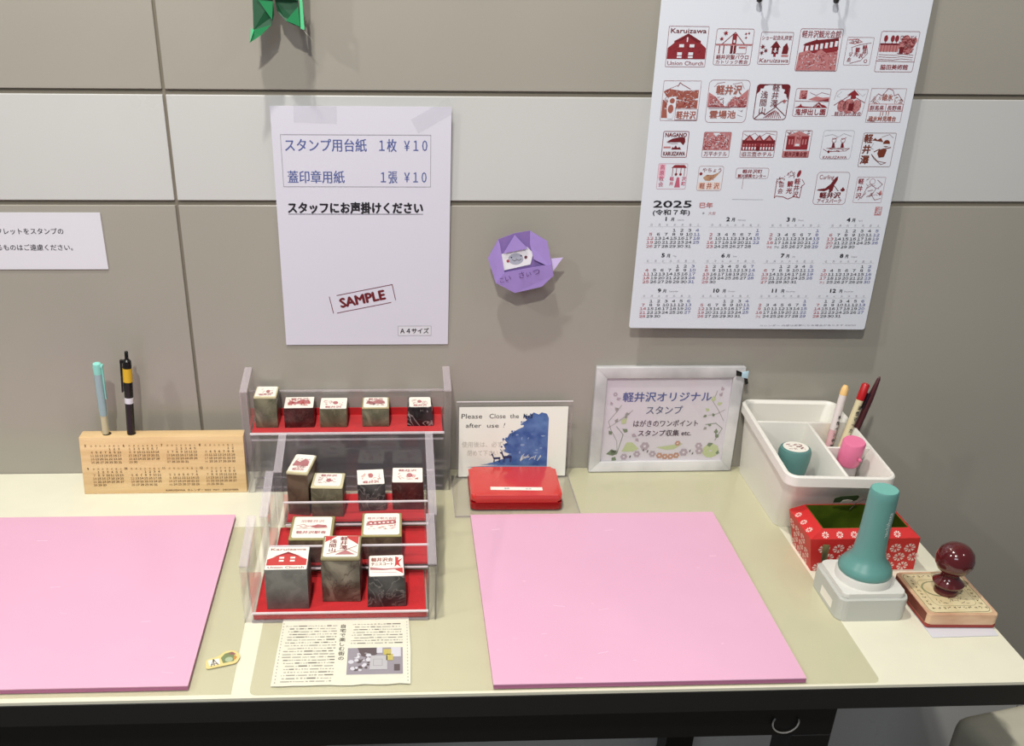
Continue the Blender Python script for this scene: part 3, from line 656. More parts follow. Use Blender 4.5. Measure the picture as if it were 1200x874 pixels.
MB().prism([(-.0245, -.006), (-.0260, .0150), (.0055, .0240), (.0135, .0165), (.0105, .0020)], 0, .0005, WHT, WM2(.0131)).build('face_paper', None, k)
facet([(.0365, .0090, 0), (.0505, .0110, .002), (.0400, -.0065, 0)], .0128, mat('lilac_pale', (206, 190, 236), .6), 'tail_fold')
c = Canvas(Matrix.Translation((0, -.0137, 0)) @ WALLM)
FG = mat('face_grey', (168, 172, 188), .6)
c.disc(-8, 9.2, 9.4, FG, 0, 20, 7.2); c.disc(-13.5, 11, .85, BLACK, 2); c.disc(-1.6, 13.2, .85, BLACK, 2); c.disc(-17.8, 6.6, 1.8, mat('cheek', (170, 70, 90), .6), 2); c.disc(4.3, 11.4, 2, mat('cheek_dark', (95, 40, 55), .6), 2)
c.line([(-12.5, 8.2), (-9.5, 6.6), (-6.5, 8.4), (-4, 7.2), (-1.2, 9.3)], .5, BLACK, 2); c.disc(-7.5, 9.8, .7, GREYI, 3)
c.build('drawn_face', k)
c = Canvas(Matrix.Translation((0, -.0180, 0)) @ WALLM)
WR = mat('pencil_purple', (84, 56, 112), .6)
for ch, u, v, q in (('こ', -24, -19.5, 8), ('い', -16.5, -17.5, 9), ('さ', .5, -13.5, 9.5), ('い', 9.0, -11.5, 7.5), ('つ', 18.5, -9.5, 10)): c.text(ch, u, v, q, WR, 0, 'C', rot=.2)
c.build('handwriting', k)

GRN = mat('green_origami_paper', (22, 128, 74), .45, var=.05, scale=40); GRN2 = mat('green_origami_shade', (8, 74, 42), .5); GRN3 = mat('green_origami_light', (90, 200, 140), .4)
k = thing('origami_frog', 'bright green folded-paper frog hanging upright at the top edge of the picture', 'origami', (-.090, -.003, .600))
def fc(P, mt, name, parent=k):
    m = MB(); n = len(P); back = [(a, b+.0008, c_) for a, b, c_ in P]
    m.add(list(P)+back, [tuple(range(n)), tuple(range(2*n-1, n-1, -1))]+[(i, (i+1) % n, n+(i+1) % n, n+i) for i in range(n)], mt); return m.build(name, None, parent)
MB().box(-.012, .012, -.026, .002, .01, .04, FILM).build('sticky_pad', None, k)
fc([(-.030, -.030, -.003), (.027, -.030, -.003), (.028, -.030, .055), (-.030, -.030, .055)], GRN, 'body_fold')
fc([(-.024, -.033, -.0005), (.0225, -.034, -.0025), (.0245, -.0335, .004), (-.024, -.033, .006)], GRN3, 'belly_fold')
fc([(-.0285, -.030, -.003), (-.007, -.030, -.001), (-.0065, -.029, -.018), (-.010, -.031, -.028), (-.0295, -.033, -.033)], GRN2, 'leg_fold')
fc([(-.0225, -.032, -.003), (-.0065, -.032, -.004), (-.0085, -.0325, -.0225)], GRN, 'leg_fold')
fc([(-.0295, -.034, -.0325), (-.010, -.033, -.0275), (-.0225, -.034, -.0385), (-.0345, -.036, -.0455)], GRN, 'foot_fold')
fc([(-.0335, -.037, -.0445), (-.0315, -.037, -.0300), (-.0285, -.037, -.0325)], GRN3, 'foot_tip')
fc([(-.005, -.029, -.001), (.020, -.030, -.003), (.0225, -.033, -.030), (.0065, -.031, -.024), (-.003, -.028, -.014)], GRN2, 'leg_fold')
fc([(.0065, -.0335, -.023), (.0205, -.0335, -.009), (.0215, -.034, -.029)], GRN, 'leg_fold')
fc([(.0222, -.0345, .004), (.0252, -.0345, .003), (.0262, -.0345, -.032), (.0222, -.0345, -.031)], GRN3, 'edge_fold')
fc([(.0255, -.034, -.033), (.0225, -.034, -.030), (.0345, -.035, -.0425)], mat('white_paper_edge', (230, 235, 225), .5), 'foot_tip')
fc([(-.020, -.029, .055), (.020, -.029, .055), (.012, -.032, .082), (-.012, -.032, .082)], GRN, 'head_fold')

# ================================================================== ACRYLIC STAMP RACKS
def side(parent, xo, xi, yf, yb, z0, zf, zb):
    """hollow acrylic side wall between xo (outer) and xi (inner): two thin plates, a top cap and end caps"""
    a, b = sorted((xo, xi)); th = .0016
    for x in (a, b-th):
        MB().hexa([(x, yf, z0), (x+th, yf, z0), (x+th, yb, z0), (x, yb, z0)], [(x, yf, zf-.0016), (x+th, yf, zf-.0016), (x+th, yb, zb-.0016), (x, yb, zb-.0016)], ACR).build('side_plate', None, parent)
    MB().hexa([(a, yf-.0005, zf-.0015), (b, yf-.0005, zf-.0015), (b, yb, zb-.0015), (a, yb, zb-.0015)], [(a, yf-.0005, zf), (b, yf-.0005, zf), (b, yb, zb), (a, yb, zb)], ACR_E).build('side_cap', None, parent)
    MB().box(a, b, yf-.0006, yf+.0010, z0, zf-.0016, ACR).build('side_front', None, parent)
def bar(parent, name, x0, x1, y0, y1, z0, z1, mt=ACR, bev=0): return MB().box(x0, x1, y0, y1, z0, z1, mt, bev=bev, seg=1).build(name, None, parent)
fr = thing('stamp_rack', 'clear stepped acrylic rack of three red-felted trays, standing in front of the other rack', 'rack', (0, 0, 0))
# (left outer, right outer, y front, y back, floor z, wall z front, wall z back, lip z)
steps = [(-.1345, .0735, -.346, -.268, .0030, .0740, .0885, .0125), (-.1215, .0765, -.268, -.196, .0190, .0880, .1060, .0475), (-.1125, .0765, -.196, -.126, .0335, .1050, .1200, .0630)]
for i, (xl, xr, yf, yb, zf, w0, w1, lz) in enumerate(steps):
    for xo, xi in ((xl, xl+.0095), (xr, xr-.0095)): side(fr, xo, xi, yf, yb, 0 if i == 0 else zf-.002, w0, w1)
    a, b = xl+.0097, xr-.0097
    bar(fr, 'tray_floor', a, b, yf, yb+.012 if i < 2 else yb, zf-.0025, zf, ACR)
    bar(fr, 'tray_lip', a, b, yf-.001, yf+.001, zf-.0025 if i else .0002, lz-.001, ACR)
    bar(fr, 'lip_edge', a-.001, b+.001, yf-.0014, yf+.0014, lz-.001, lz+.0004, ACR_L)
    if i: bar(fr, 'lip_edge', a, b, yf-.0016, yf+.0006, zf-.0028, zf-.0012, ACR_L)
    MB().box(a+.001, b-.001, yf+.002, (yb+.012) if i < 2 else yb-.002, zf+.0001, zf+.0019, FELT, bev=.0006, seg=1).build('felt_liner', None, fr)['label'] = 'red felt liner'
    if i == 0: MB().box(a+.0005, b-.0005, yf+.0014, yf+.0028, zf+.0001, zf+.008, FELT).build('felt_edge', None, fr)
bar(fr, 'base_strip', -.126, .065, -.3475, -.3462, 0, .0035, ACR_E)
bar(fr, 'back_panel', -.103, .067, -.1265, -.1245, .0005, .119, ACR); bar(fr, 'lip_edge', -.103, .067, -.1268, -.1242, .119, .1205, ACR_E)
bar(fr, 'back_strip', -.103, .067, -.125, -.1235, .0335, .0350, ACR_E)
rr_ = thing('stamp_rack', 'taller clear acrylic rack against the wall with a single red-felted tray on top', 'rack', (0, 0, 0))
xl, xr, yf, yb = -.1675, .1030, -.060, -.002
for xo, xi in ((xl, xl+.0095), (xr, xr-.0095)): side(rr_, xo, xi, yf, yb, 0, .1475, .1570)
a, b = xl+.0097, xr-.0097
bar(rr_, 'tray_floor', a, b, yf, yb, .0845, .0868, ACR)
bar(rr_, 'lip_edge', a-.001, b+.001, yf-.0016, yf+.001, .0862, .0885, ACR_L); bar(rr_, 'lip_edge', a, b, yf-.0014, yf+.0006, .0775, .0795, ACR_E)
bar(rr_, 'front_panel', a, b, yf-.0005, yf+.0010, .0008, .0845, ACR)
bar(rr_, 'back_panel', a, b, yb-.002, yb-.0005, .0008, .1225, ACR); bar(rr_, 'lip_edge', a, b, yb-.0035, yb-.0003, .1225, .1245, ACR_E)
bar(rr_, 'base_plate', a, b, yf, yb-.003, .0003, .0018, ACR); bar(rr_, 'base_strip', a, b, yf+.008, yf+.0095, .0019, .0034, ACR_E); bar(rr_, 'base_strip', a, b, -.024, -.0225, .0019, .0034, ACR_E)
MB().box(a+.001, b-.001, yf+.0015, yb-.003, .0869, .0886, FELT).build('felt_liner', None, rr_)['label'] = 'red felt liner'
MB().box(a+.001, b-.001, yb-.0045, yb-.003, .0886, .0990, FELT).build('felt_back', None, rr_)

# ------------------------------------------------------------------ stamps
S_GREY = marble('grey_stone', (98, 98, 94), (116, 115, 110), (128, 126, 122), 50, .5, .25)
S_MARB = marble('veined_stone', (78, 72, 62), (138, 130, 114), (70, 50, 44), 28, .3, .7)
S_BLK = marble('black_stone', (46, 45, 46), (80, 79, 78), (150, 146, 140), 34, .3, .55)
S_OLIVE = marble('olive_stone', (84, 79, 62), (112, 106, 84), (140, 135, 110), 26, .35, .35)
S_BRN = marble('brown_stone', (74, 58, 46), (104, 86, 68), (120, 104, 84), 30, .35, .35)
S_RED = marble('dark_red_stone', (56, 24, 24), (82, 38, 36), (120, 90, 84), 34, .3, .3)
S_JET = marble('jet_stone', (30, 24, 26), (52, 42, 44), (190, 180, 178), 24, .25, .8)
S_GRN = marble('green_stone', (92, 90, 74), (128, 124, 102), (70, 80, 56), 34, .3, .6)
EDGEC = mat('cream_edge_stone', (206, 198, 160), .4)

def sticker_art(kind, c, w, h, seed):
    rs, x, y = REDSTK, w/2, h/2
    if kind == 'church':
        c.text('Karuizawa', 0, y-7, 6, BLACK if False else BROWNI, .02, 'C', w*.86)
        c.poly([(-x+1, -y+7.5), (-x+1, -3), (0, 11), (x-1, -3), (x-1, -y+7.5)], rs, 1)
        c.poly([(-x*.7, 2), (0, 12), (x*.7, 2), (0, 8)], REDI, 2)
        for u, v in ((-6, 0), (6, 0), (-6, -6), (6, -6)): c.rect(u-2.6, v-1.6, u+2.6, v+1.6, STK, 3)
        c.text('Union Church', 0, -y+1.8, 5.4, REDI, .02, 'C', w*.86)
    elif kind == 'volcano':
        c.poly([(-x+.5, y-.5), (-x+.5, 8), (-13, 13), (-6, y-.5)], rs); c.poly([(x-.5, y-.5), (x-.5, 3), (14, 8), (7, 15), (5, y-.5)], rs)
        c.vtext('軽井澤', 2.5, 18.5, 8.8, REDI, .015, 1.0, 3); c.vtext('浅間山', -9.5, 13, 8.6, REDI, .015, 1.0, 3)
        c.line([(-15, -16), (3, -8), (8, -6), (18, -14)], .7, BROWNI, 3); c.poly([(-6, -17), (5, -8), (16, -17)], REDL, 2); c.line([(5, -8), (17, 0)], .8, REDI, 3)
    elif kind == 'tennis':
        c.text('軽井沢会', -4.5, 8.5, 8, BROWNI, .03, 'C', 24); c.text('テニスコート', -4.5, .5, 6.5, BROWNI, .03, 'C', 24)
        c.poly([(10, 17), (14, 15), (13, 9), (18, 14), (14, 5), (16, -4), (12, 1), (9, -3), (10, 6)], rs, 2); c.poly([(-x+1, -3), (-2, -6), (x-2, -5), (x-2, -7), (-4, -9), (-x+1, -8)], REDL)
        c.poly([(9, -8), (x-1, -5), (x-1, -16)], rs, 2); c.line([(-x+2, -12), (x-8, -14)], .5, REDL)
    elif kind == 'inn':
        c.text('旧軽井沢', 0, 10.5, 6.5, REDL, .0, 'C', w*.6); c.line([(-18, 3), (-10, 6), (-6, 2), (2, 3)], .8, REDL); c.poly([(-2, 1), (6, 6), (16, 4), (18, -1), (4, -2)], REDL)
        c.line([(-18, -3), (18, -3)], .5, BROWNI); c.text('軽井沢駅舎', 0, -14, 6.5, REDL, .03, 'C', w*.78); texture(c, -16, 16, -2, 4, REDSTK, 24, 2, .4, 3, seed)
    elif kind == 'hall':
        c.text('軽井沢観光会館', 0, 10, 6, REDL, .0, 'C', w*.82); c.poly([(-18, 1), (-16, 4), (16, 8), (17, 3), (16, 0), (-18, -4)], REDL)
        texture(c, -16, 16, -12, 6, REDSTK, 60, 2, .5, 3, seed); c.line([(-17, 4), (16, 8.5)], .8, REDSTK, 3)
        for k_ in range(6): c.rect(-14+k_*5, -.5+k_*.5, -11.5+k_*5, 2.2+k_*.5, STK, 3)
    else:
        rr = random.Random(seed); q = {'a': REDL, 'b': REDSTK, 'c': PINKI}[kind[0]]
        n = {'1': 18, '2': 60}[kind[1]]
        if kind[1] == '2': c.poly([(-x*.8, -y*.35), (-x*.7, y*.3), (-x*.2, y*.1), (x*.2, y*.55), (x*.75, y*.2), (x*.8, -y*.3)], REDL)
        texture(c, -x*.8, x*.7, -y*.6, y*.5, q, n, 2, .7, x*.22, seed, 1.5)
        c.disc(rr.uniform(-x*.1, x*.4), rr.uniform(-y*.2, y*.2), x*.2, REDL, 1, 12, y*.3); c.text('軽井沢', 0, y*.5 if seed % 2 else -y*.85, min(6, h*.26), REDL, .03, 'C', w*.6)

def stamp(cx, yfr, z, w, d, h, rot, stone, art, label, seed, group, edge=None, taper=0, lean=0, stick_in=.0008, r=.003):
    t = thing('block_stamp', label, 'stamp', (cx, yfr+d/2, z), (0, 0, rot), group)
    tx = w/2*(1-taper); ty = d/2
    bot = [(-w/2, -d/2, 0), (w/2, -d/2, 0), (w/2, d/2, 0), (-w/2, d/2, 0)]; top = [(-tx+lean, -ty, h), (tx+lean, -ty, h), (tx+lean, ty, h), (-tx+lean, ty, h)]
    hh = h*.93 if edge else h
    if edge:
        mid = [tuple(Vector(a)*(1-.93)+Vector(b)*.93) for a, b in zip(bot, top)]
        MB().hexa(bot, mid, stone, bev=r*.4).build('block', None, t); MB().hexa(mid, top, edge, bev=r*.5).build('top_slab', None, t)
    else: MB().hexa(bot, top, stone, bev=r*.45).build('block', None, t)
    sw, sd = 2*tx-2*stick_in-.0006, d-2*stick_in-.0006
    MB().prism(rrect(sw, sd, r, 4), h+.00005, h+.0005, STK, Matrix.Translation((lean, 0, 0))).build('picture_sticker', None, t)
    c = Canvas(Matrix.Translation((lean, 0, h+.0005)))
    sticker_art(art, c, sw*1000, sd*1000, seed); c.build('sticker_print', t, 'red printed picture')
    return t
g1, g2, g3, g4 = 'stamps on the front tray', 'stamps on the middle tray', 'stamps on the third tray', 'stamps on the tall back rack'
stamp(-.0885, -.329, .0051, .046, .045, .0515, .0, S_GREY, 'church', 'grey stone block stamp with a red gabled church sticker, front tray left', 1, g1, stick_in=.0002, r=.0008)
stamp(-.0300, -.3175, .0051, .0425, .0465, .0580, -.02, S_MARB, 'volcano', 'tall veined brown-grey block stamp with kanji and volcano sticker, front tray middle', 2, g1, stick_in=.002, edge=mat('pale_green_stone', (150, 142, 106), .35))
stamp(.0195, -.328, .0051, .043, .042, .0400, .02, S_BLK, 'tennis', 'black chipped stone block stamp with red tennis picture, front tray right', 3, g1, taper=.08, stick_in=.0006, r=.002)
stamp(-.0668, -.2630, .0211, .0500, .0520, .0318, -.02, S_BRN, 'inn', 'wide low block stamp with pale rounded sticker, middle tray left', 4, g2, edge=mat('greenish_rim_stone', (158, 148, 100), .35), stick_in=.0028)
stamp(.0138, -.2570, .0211, .0470, .0525, .0312, -.01, S_BRN, 'hall', 'wide low block stamp with pale long-building sticker, middle tray right', 5, g2, edge=MATS['greenish_rim_stone'], stick_in=.0025)
stamp(-.0835, -.1800, .0355, .0265, .0470, .0590, -.17, S_BRN, 'a2', 'tallest narrow brown block stamp at the left of the third tray', 6, g3, edge=EDGEC, stick_in=.0012)
stamp(-.0515, -.1845, .0355, .0385, .0370, .0410, -.06, S_OLIVE, 'a1', 'olive block stamp beside the tallest narrow one, third tray', 7, g3, edge=EDGEC, stick_in=.003)
stamp(.0005, -.1720, .0355, .0335, .0380, .0370, .06, S_BLK, 'b1', 'dark grey block stamp with a chipped corner, third tray, second from right', 8, g3, stick_in=.0002, r=.0012, lean=-.001)
stamp(.0460, -.1700, .0355, .0385, .0380, .0380, -.02, S_RED, 'b1', 'dark maroon block stamp at the right end of the third tray', 9, g3, stick_in=.0004, r=.0015, lean=-.001)
stamp(-.1380, -.0450, .0887, .0290, .0340, .0445, -.01, S_GRN, 'a1', 'tall green-grey block stamp at the left end of the back rack', 10, g4, edge=EDGEC, stick_in=.0012, r=.0015)
stamp(-.0960, -.0450, .0887, .0385, .0350, .0280, .02, S_RED, 'b2', 'dark red block stamp with bright red sticker, second from left on the back rack', 11, g4, stick_in=.0001, r=.0006)
stamp(-.0508, -.0450, .0887, .0355, .0350, .0265, .0, S_OLIVE, 'c1', 'pale olive block stamp with near-white sticker in the middle of the back rack', 12, g4, stick_in=.0002, r=.0015)
stamp(.0045, -.0445, .0887, .0355, .0350, .0272, .0, S_GRN, 'a2', 'dark green block stamp, second from right on the back rack', 13, g4, edge=mat('pale_rim_stone', (176, 164, 124), .35), stick_in=.0018)
stamp(.0632, -.0440, .0887, .0350, .0340, .0272, .0, S_JET, 'a1', 'black block stamp with a white vein at the right end of the back rack', 14, g4, taper=.1, stick_in=.0012)

# ================================================================== WOODEN CALENDAR STAND AND PENS
MAPLE = wood_mat('maple', (212, 178, 128), (226, 196, 148), .45, (6, 40, 90))
WX0, WX1 = -.3845, -.1690
t = thing('wooden_calendar_stand', 'light wooden perpetual pen stand printed with calendar months, left of the acrylic racks', 'calendar', (WX0, -.060, 0))
wl = WX1-WX0
MB().hexa([(0, 0, 0), (wl, 0, 0), (wl, .032, 0), (0, .032, 0)], [(.001, .0125, .0785), (wl-.001, .0125, .0785), (wl-.001, .032, .0785), (.001, .032, .0785)], MAPLE, bev=.0012).build('block', None, t)
ang = math.atan2(.0125, .0785)
FM = Matrix.Translation((0, -.0003, 0)) @ Matrix.Rotation(-ang, 4, 'X') @ WALLM
for m_ in range(8):
    c = Canvas(FM); u0 = 16+(m_ % 4)*49.5; v0 = 62.0-(m_//4)*32.0
    def ttl(c, mm, u0=u0, v0=v0): c.text(str(mm), u0-7.5, v0+4.4, 4.4, BURNT, .03, 'C')
    month(c, m_+5, u0, v0, 5.9, 4.6, 3.6, ttl, BURNT, mat('burnt_light', (150, 115, 80), .7), BURNT, 0, 4.6, .02, BURNT)
    c.build('month_print', t)
c = Canvas(FM); c.text('KARUIZAWA  カレンダー 2025  MAY - DECEMBER', 204, 3.4, 3.2, BURNT, .02, 'R', 96); c.build('small_print', t)
for x in (.0355, .0675): MB().lathe([(.0056, 0), (.0056, .0003)], 20, mat('dark_hole', (60, 42, 26), .8), Matrix.Translation((x, .0225, .0784))).build('pen_hole', None, t)

CLR = mat('milky_plastic', (200, 205, 205), .25, trans=.35)
TEALP = mat('mint_plastic', (140, 212, 200), .25); BLUEP = mat('pale_blue_plastic', (168, 198, 204), .25, trans=.25); YELC = mat('pale_yellow_ink', (214, 208, 172), .3, trans=.2)
p = thing('gel_pen', 'pale mint and clear capped pen standing in the wooden calendar stand', 'pen', (-.3505, -.0375, .0790), (math.radians(4), math.radians(3), 0))
MB().lathe([(.0042, .0005), (.0043, .028)], 18, YELC).build('barrel', None, p); MB().lathe([(.0047, .028), (.0052, .040), (.0054, .088)], 18, BLUEP).build('cap', None, p)
MB().lathe([(.0054, .088), (.0056, .098), (.0050, .102), (.002, .1035)], 18, TEALP).build('cap_top', None, p)
MB().box(.0052, .0072, -.002, .002, .052, .100, TEALP, bev=.0007).build('pocket_clip', None, p); MB().box(.003, .0075, -.003, .003, .0965, .101, TEALP, bev=.001).build('clip_root', None, p)
BLK = mat('black_plastic', (18, 18, 18), .25); YEL = mat('yellow_band', (212, 170, 40), .35)
p = thing('ballpoint_pen', 'black click ballpoint pen with a yellow band, standing in the wooden calendar stand', 'pen', (-.3178, -.0375, .0790), (math.radians(3.5), math.radians(-3.6), math.radians(200)))
p.rotation_euler = (math.radians(-2), math.radians(4.0), 0); p.rotation_euler = (math.radians(-2.0), math.radians(4.2), 0)
MB().lathe([(.0052, .0005), (.0054, .043)], 20, BLK).build('barrel', None, p); MB().lathe([(.0056, .0435), (.0056, .0515)], 20, PAPER).build('label_band', None, p)
MB().lathe([(.0056, .0515), (.0058, .0725)], 20, BLK).build('grip', None, p); MB().lathe([(.0060, .073), (.0060, .0915)], 20, YEL).build('yellow_band', None, p)
MB().lathe([(.0058, .0915), (.0054, .101), (.0030, .1035)], 20, BLK).build('top_barrel', None, p); MB().lathe([(.0024, .1035), (.0024, .113), (.0018, .114)], 12, BLK).build('push_button', None, p)
MB().box(-.0085, -.0065, -.0022, .0022, .058, .101, BLK, bev=.0006).build('pocket_clip', None, p); MB().box(-.0085, -.003, -.0022, .0022, .098, .102, BLK).build('clip_root', None, p)

# ================================================================== CARD STAND, INK PAD
t = thing('card_stand', 'clear acrylic stand with a long base plate, under the red ink pad case', 'card stand', (.1165, -.0285, .0018))
lean = math.radians(-8)
MB().box(-.0035, .1545, .0006, .0020, .0005, .108, ACR).build('upright', None, t, None, (lean, 0, 0)); MB().box(-.0035, .1545, .0006, .0022, .108, .1092, ACR_L).build('upright_edge', None, t, None, (lean, 0, 0))
MB().box(-.010, .152, -.105, .003, -.0001, .0015, ACR).build('base_plate', None, t)
for a_, b_, c_, d_ in ((-.010, .152, -.1058, -.105), (-.0108, -.010, -.105, .003), (.152, .1528, -.105, .003)): MB().box(a_, b_, c_, d_, -.0001, .0016, ACR_E).build('base_edge', None, t)
t = thing('postcard', 'handwritten card reading Please Close the Lid with a blue forest and deer picture', 'card', (.1165, -.0293, .0038), (lean, 0, 0))
MB().box(0, .148, -.0004, .0004, 0, .100, CREAMP).build('card', None, t)
SM = Matrix.Translation((0, -.0004, 0)) @ WALLM
c = Canvas(SM)
F1 = mat('forest_blue', (52, 84, 146), .6, col2=(92, 124, 176), scale=60); F2 = mat('forest_pale', (128, 152, 190), .6)
UP = 4
tree = [(122, 18), (122, 80), (119, 86), (112, 88), (108, 85), (101, 88), (97, 84), (90, 83), (92, 77), (86, 73), (89, 68), (80, 64), (74, 60), (69, 58), (66, 52), (62, 50), (66, 45), (61, 42), (64, 36), (62, 32), (70, 29), (62, 22), (48, 17), (40, 15)]; tree = [(a_, b_+UP) for a_, b_ in tree]
c.poly(tree+[(70, 14), (100, 13)], F1, 0)
rr = random.Random(5)
for _ in range(60):
    u = rr.uniform(68, 118); v = rr.uniform(26, 76)
    if u > 66+(v-25)*.35: c.disc(u, v, rr.uniform(1.2, 3.6), F2 if rr.random() < .25 else F1, 1+rr.random()*.5, 7, rr.uniform(.8, 2))
for _ in range(40):
    i_ = rr.randint(6, 18); a_, b_ = tree[i_]; a_ += rr.uniform(-3, 5); b_ += rr.uniform(-3, 3); c.disc(a_, b_, rr.uniform(.6, 2), F1, 1.5, 6)
for _ in range(14): u = rr.uniform(84, 110); c.line([(u, rr.uniform(22, 28)), (u+rr.uniform(2, 6), rr.uniform(28, 33))], .6, CREAMP, 3)
c.poly([(30, 17.5), (60, 21), (122, 24), (122, 15)], F1, 2); c.poly([(10, 14), (60, 17), (122, 16), (122, 12)], F2, 2); c.build('forest_picture', t, 'blue ink forest picture')
c = Canvas(SM); DB = mat('deer_navy', (44, 48, 92), .6)
for dx_, dy_, q in ((51, 25, 1.0), (65, 26, 1.25)):
    c.poly([(dx_-4*q, dy_+3*q), (dx_+6*q, dy_+3.4*q), (dx_+6.5*q, dy_+.8*q), (dx_-3*q, dy_+.4*q)], DB, 4)
    for u in (-2.6, -1.4, 4.6, 5.8): c.line([(dx_+u*q, dy_+1*q), (dx_+(u-.4)*q, dy_-4*q)], .7*q, DB, 4)
    c.line([(dx_-3*q, dy_+2.6*q), (dx_-4.6*q, dy_+6.6*q)], 1.5*q, DB, 4); c.disc(dx_-5.4*q, dy_+7*q, 1.5*q, DB, 4, 8, .9*q); c.line([(dx_-4.6*q, dy_+7.4*q), (dx_-5.5*q, dy_+10*q), (dx_-6.6*q, dy_+11*q)], .45*q, DB, 4); c.line([(dx_-4.4*q, dy_+7.4*q), (dx_-3*q, dy_+10.5*q)], .45*q, DB, 4)
c.build('deer_silhouettes', t)
c = Canvas(SM)
c.text('Please', 3, 84, 9.6, BLACK, -.006, 'L', 28, slant=.05); c.text('Close', 41, 84, 9.4, BLACK, -.006, 'L', 22); c.text('the', 69, 84, 9, BLACK, -.006, 'L', 12); c.text('lid', 87, 84, 9.2, BLACK, -.006, 'L', 12, lay=5, slant=.1)
c.text('after', 9, 71, 9.2, BLACK, -.006, 'L', 21, slant=.08); c.text('use', 38, 71, 8.6, BLACK, -.006, 'L', 16); c.text('!', 60, 71, 9, BLACK, -.01, 'L', slant=.3)
c.build('handwriting', t, 'black handwritten lines')
c = Canvas(SM); PALE = mat('faded_pencil', (190, 188, 178), .6)
c.text('使用後は、必ず', 4, 43.5, 9, PALE, -.004, 'L', 56); c.text('閉めて下さい', 12, 31, 9, PALE, -.004, 'L', 42); c.build('faded_handwriting', t, 'faded grey handwritten lines')

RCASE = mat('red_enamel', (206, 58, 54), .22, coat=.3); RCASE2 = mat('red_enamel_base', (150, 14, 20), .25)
t = thing('ink_pad_case', 'flat red hinged ink pad case with small white label, before the handwritten card', 'ink pad', (.1875, -.0790, .0034), (0, 0, -.015))
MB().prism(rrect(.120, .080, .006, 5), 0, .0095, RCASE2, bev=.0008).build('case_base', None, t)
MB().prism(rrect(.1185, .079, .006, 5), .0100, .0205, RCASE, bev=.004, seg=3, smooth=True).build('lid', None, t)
MB().box(-.0325, .0355, -.0255, -.0175, .02055, .0209, STK, Matrix.Rotation(-.03, 4, 'Z')).build('label_strip', None, t)['label'] = 'white paper label'
c = Canvas(Matrix.Translation((0, 0, .0209))); c.text('朱肉', -15, -22.6, 3.4, GREYI, .03, 'L'); c.text('朱', 13, -23.8, 3.4, GREYI, .0, 'L'); c.text('用', 17, -23.9, 3.4, GREYI, .0, 'L'); c.build('label_lettering', t)

# ================================================================== FRAMED SIGN
FRW = wood_mat('whitewashed_wood', (176, 176, 178), (214, 213, 214), .5, (12, 60, 12))
t = thing('framed_sign', 'white-washed wooden frame holding a flower-bordered shop sign, leaning on the wall', 'framed sign', (.3000, -.0135, .0018), (math.radians(-2.2), 0, 0))
fw, fh, bd = .2020, .1545, .0150
MB().hexa([(0, -.003, 0), (fw, -.003, 0), (fw, .009, 0), (0, .009, 0)], [(bd, -.003, bd), (fw-bd, -.003, bd), (fw-bd, .009, bd), (bd, .009, bd)], FRW, bev=.0006).build('frame_bottom', None, t)
MB().hexa([(bd, -.003, fh-bd), (fw-bd, -.003, fh-bd), (fw-bd, .009, fh-bd), (bd, .009, fh-bd)], [(0, -.003, fh), (fw, -.003, fh), (fw, .009, fh), (0, .009, fh)], FRW, bev=.0006).build('frame_top', None, t)
MB().hexa([(0, -.003, 0), (bd, -.003, bd), (bd, .009, bd), (0, .009, 0)], [(0, -.003, fh), (bd, -.003, fh-bd), (bd, .009, fh-bd), (0, .009, fh)], FRW, bev=.0006).build('frame_side', None, t)
MB().hexa([(fw-bd, -.003, bd), (fw, -.003, 0), (fw, .009, 0), (fw-bd, .009, bd)], [(fw-bd, -.003, fh-bd), (fw, -.003, fh), (fw, .009, fh), (fw-bd, .009, fh-bd)], FRW, bev=.0006).build('frame_side', None, t)
FP = mat('pale_lilac_paper', (216, 210, 218), .4)
MB().box(bd-.001, fw-bd+.001, .002, .004, bd-.001, fh-bd+.001, FP).build('picture', None, t)
MB().box(bd, fw-bd, .0005, .0010, bd, fh-bd, FILM).build('glass', None, t)
SM = Matrix.Translation((bd, .0018, bd)) @ WALLM     # window 172 x 124.5 mm
c = Canvas(SM); IB = mat('sign_blue', (70, 84, 148), .5)
c.text('軽井沢オリジナル', 86, 90, 15, IB, .02, 'C', 122); c.text('スタンプ', 84, 71, 13.5, mat('sign_slate', (70, 84, 120), .5), .012, 'C', 50); c.build('sign_heading', t, 'blue sign lettering')
c = Canvas(SM); IK = mat('sign_plum', (72, 46, 66), .5)
c.text('はがきのワンポイント', 88, 52, 11, IK, .015, 'C', 90); c.text('スタンプ収集 etc.', 88, 38, 10, IK, .02, 'C', 74); c.build('sign_lettering', t, 'plum sign lettering')
c = Canvas(SM); LG = mat('leaf_green', (188, 198, 150), .6); DG = mat('leaf_dark', (112, 128, 100), .6); TW = mat('twig_grey', (150, 146, 142), .6); MV = mat('flower_mauve', (176, 160, 172), .6); OR = mat('flower_rust', (186, 140, 116), .6)
def leaf(u, v, L, a, mt, wd=.38, lay=2):
    P = [(0, 0), (L*.35, L*wd), (L, 0), (L*.35, -L*wd)]; c.poly([(u+x_*math.cos(a)-y_*math.sin(a), v+x_*math.sin(a)+y_*math.cos(a)) for x_, y_ in P], mt, lay)
def flower(u, v, r, mt, lay=3):
    for k_ in range(6): a_ = k_*PI/3; c.disc(u+r*.6*math.cos(a_), v+r*.6*math.sin(a_), r*.42, mt, lay+.1*k_, 8)
    c.disc(u, v, r*.3, FP, lay+1, 8)
c.line([(24, 12), (22, 30), (12, 48), (8, 60), (18, 74), (24, 84)], .7, TW); c.line([(8, 50), (24, 62), (34, 70), (40, 76)], .7, TW); c.line([(24, 12), (30, 40), (20, 52)], .8, DG)
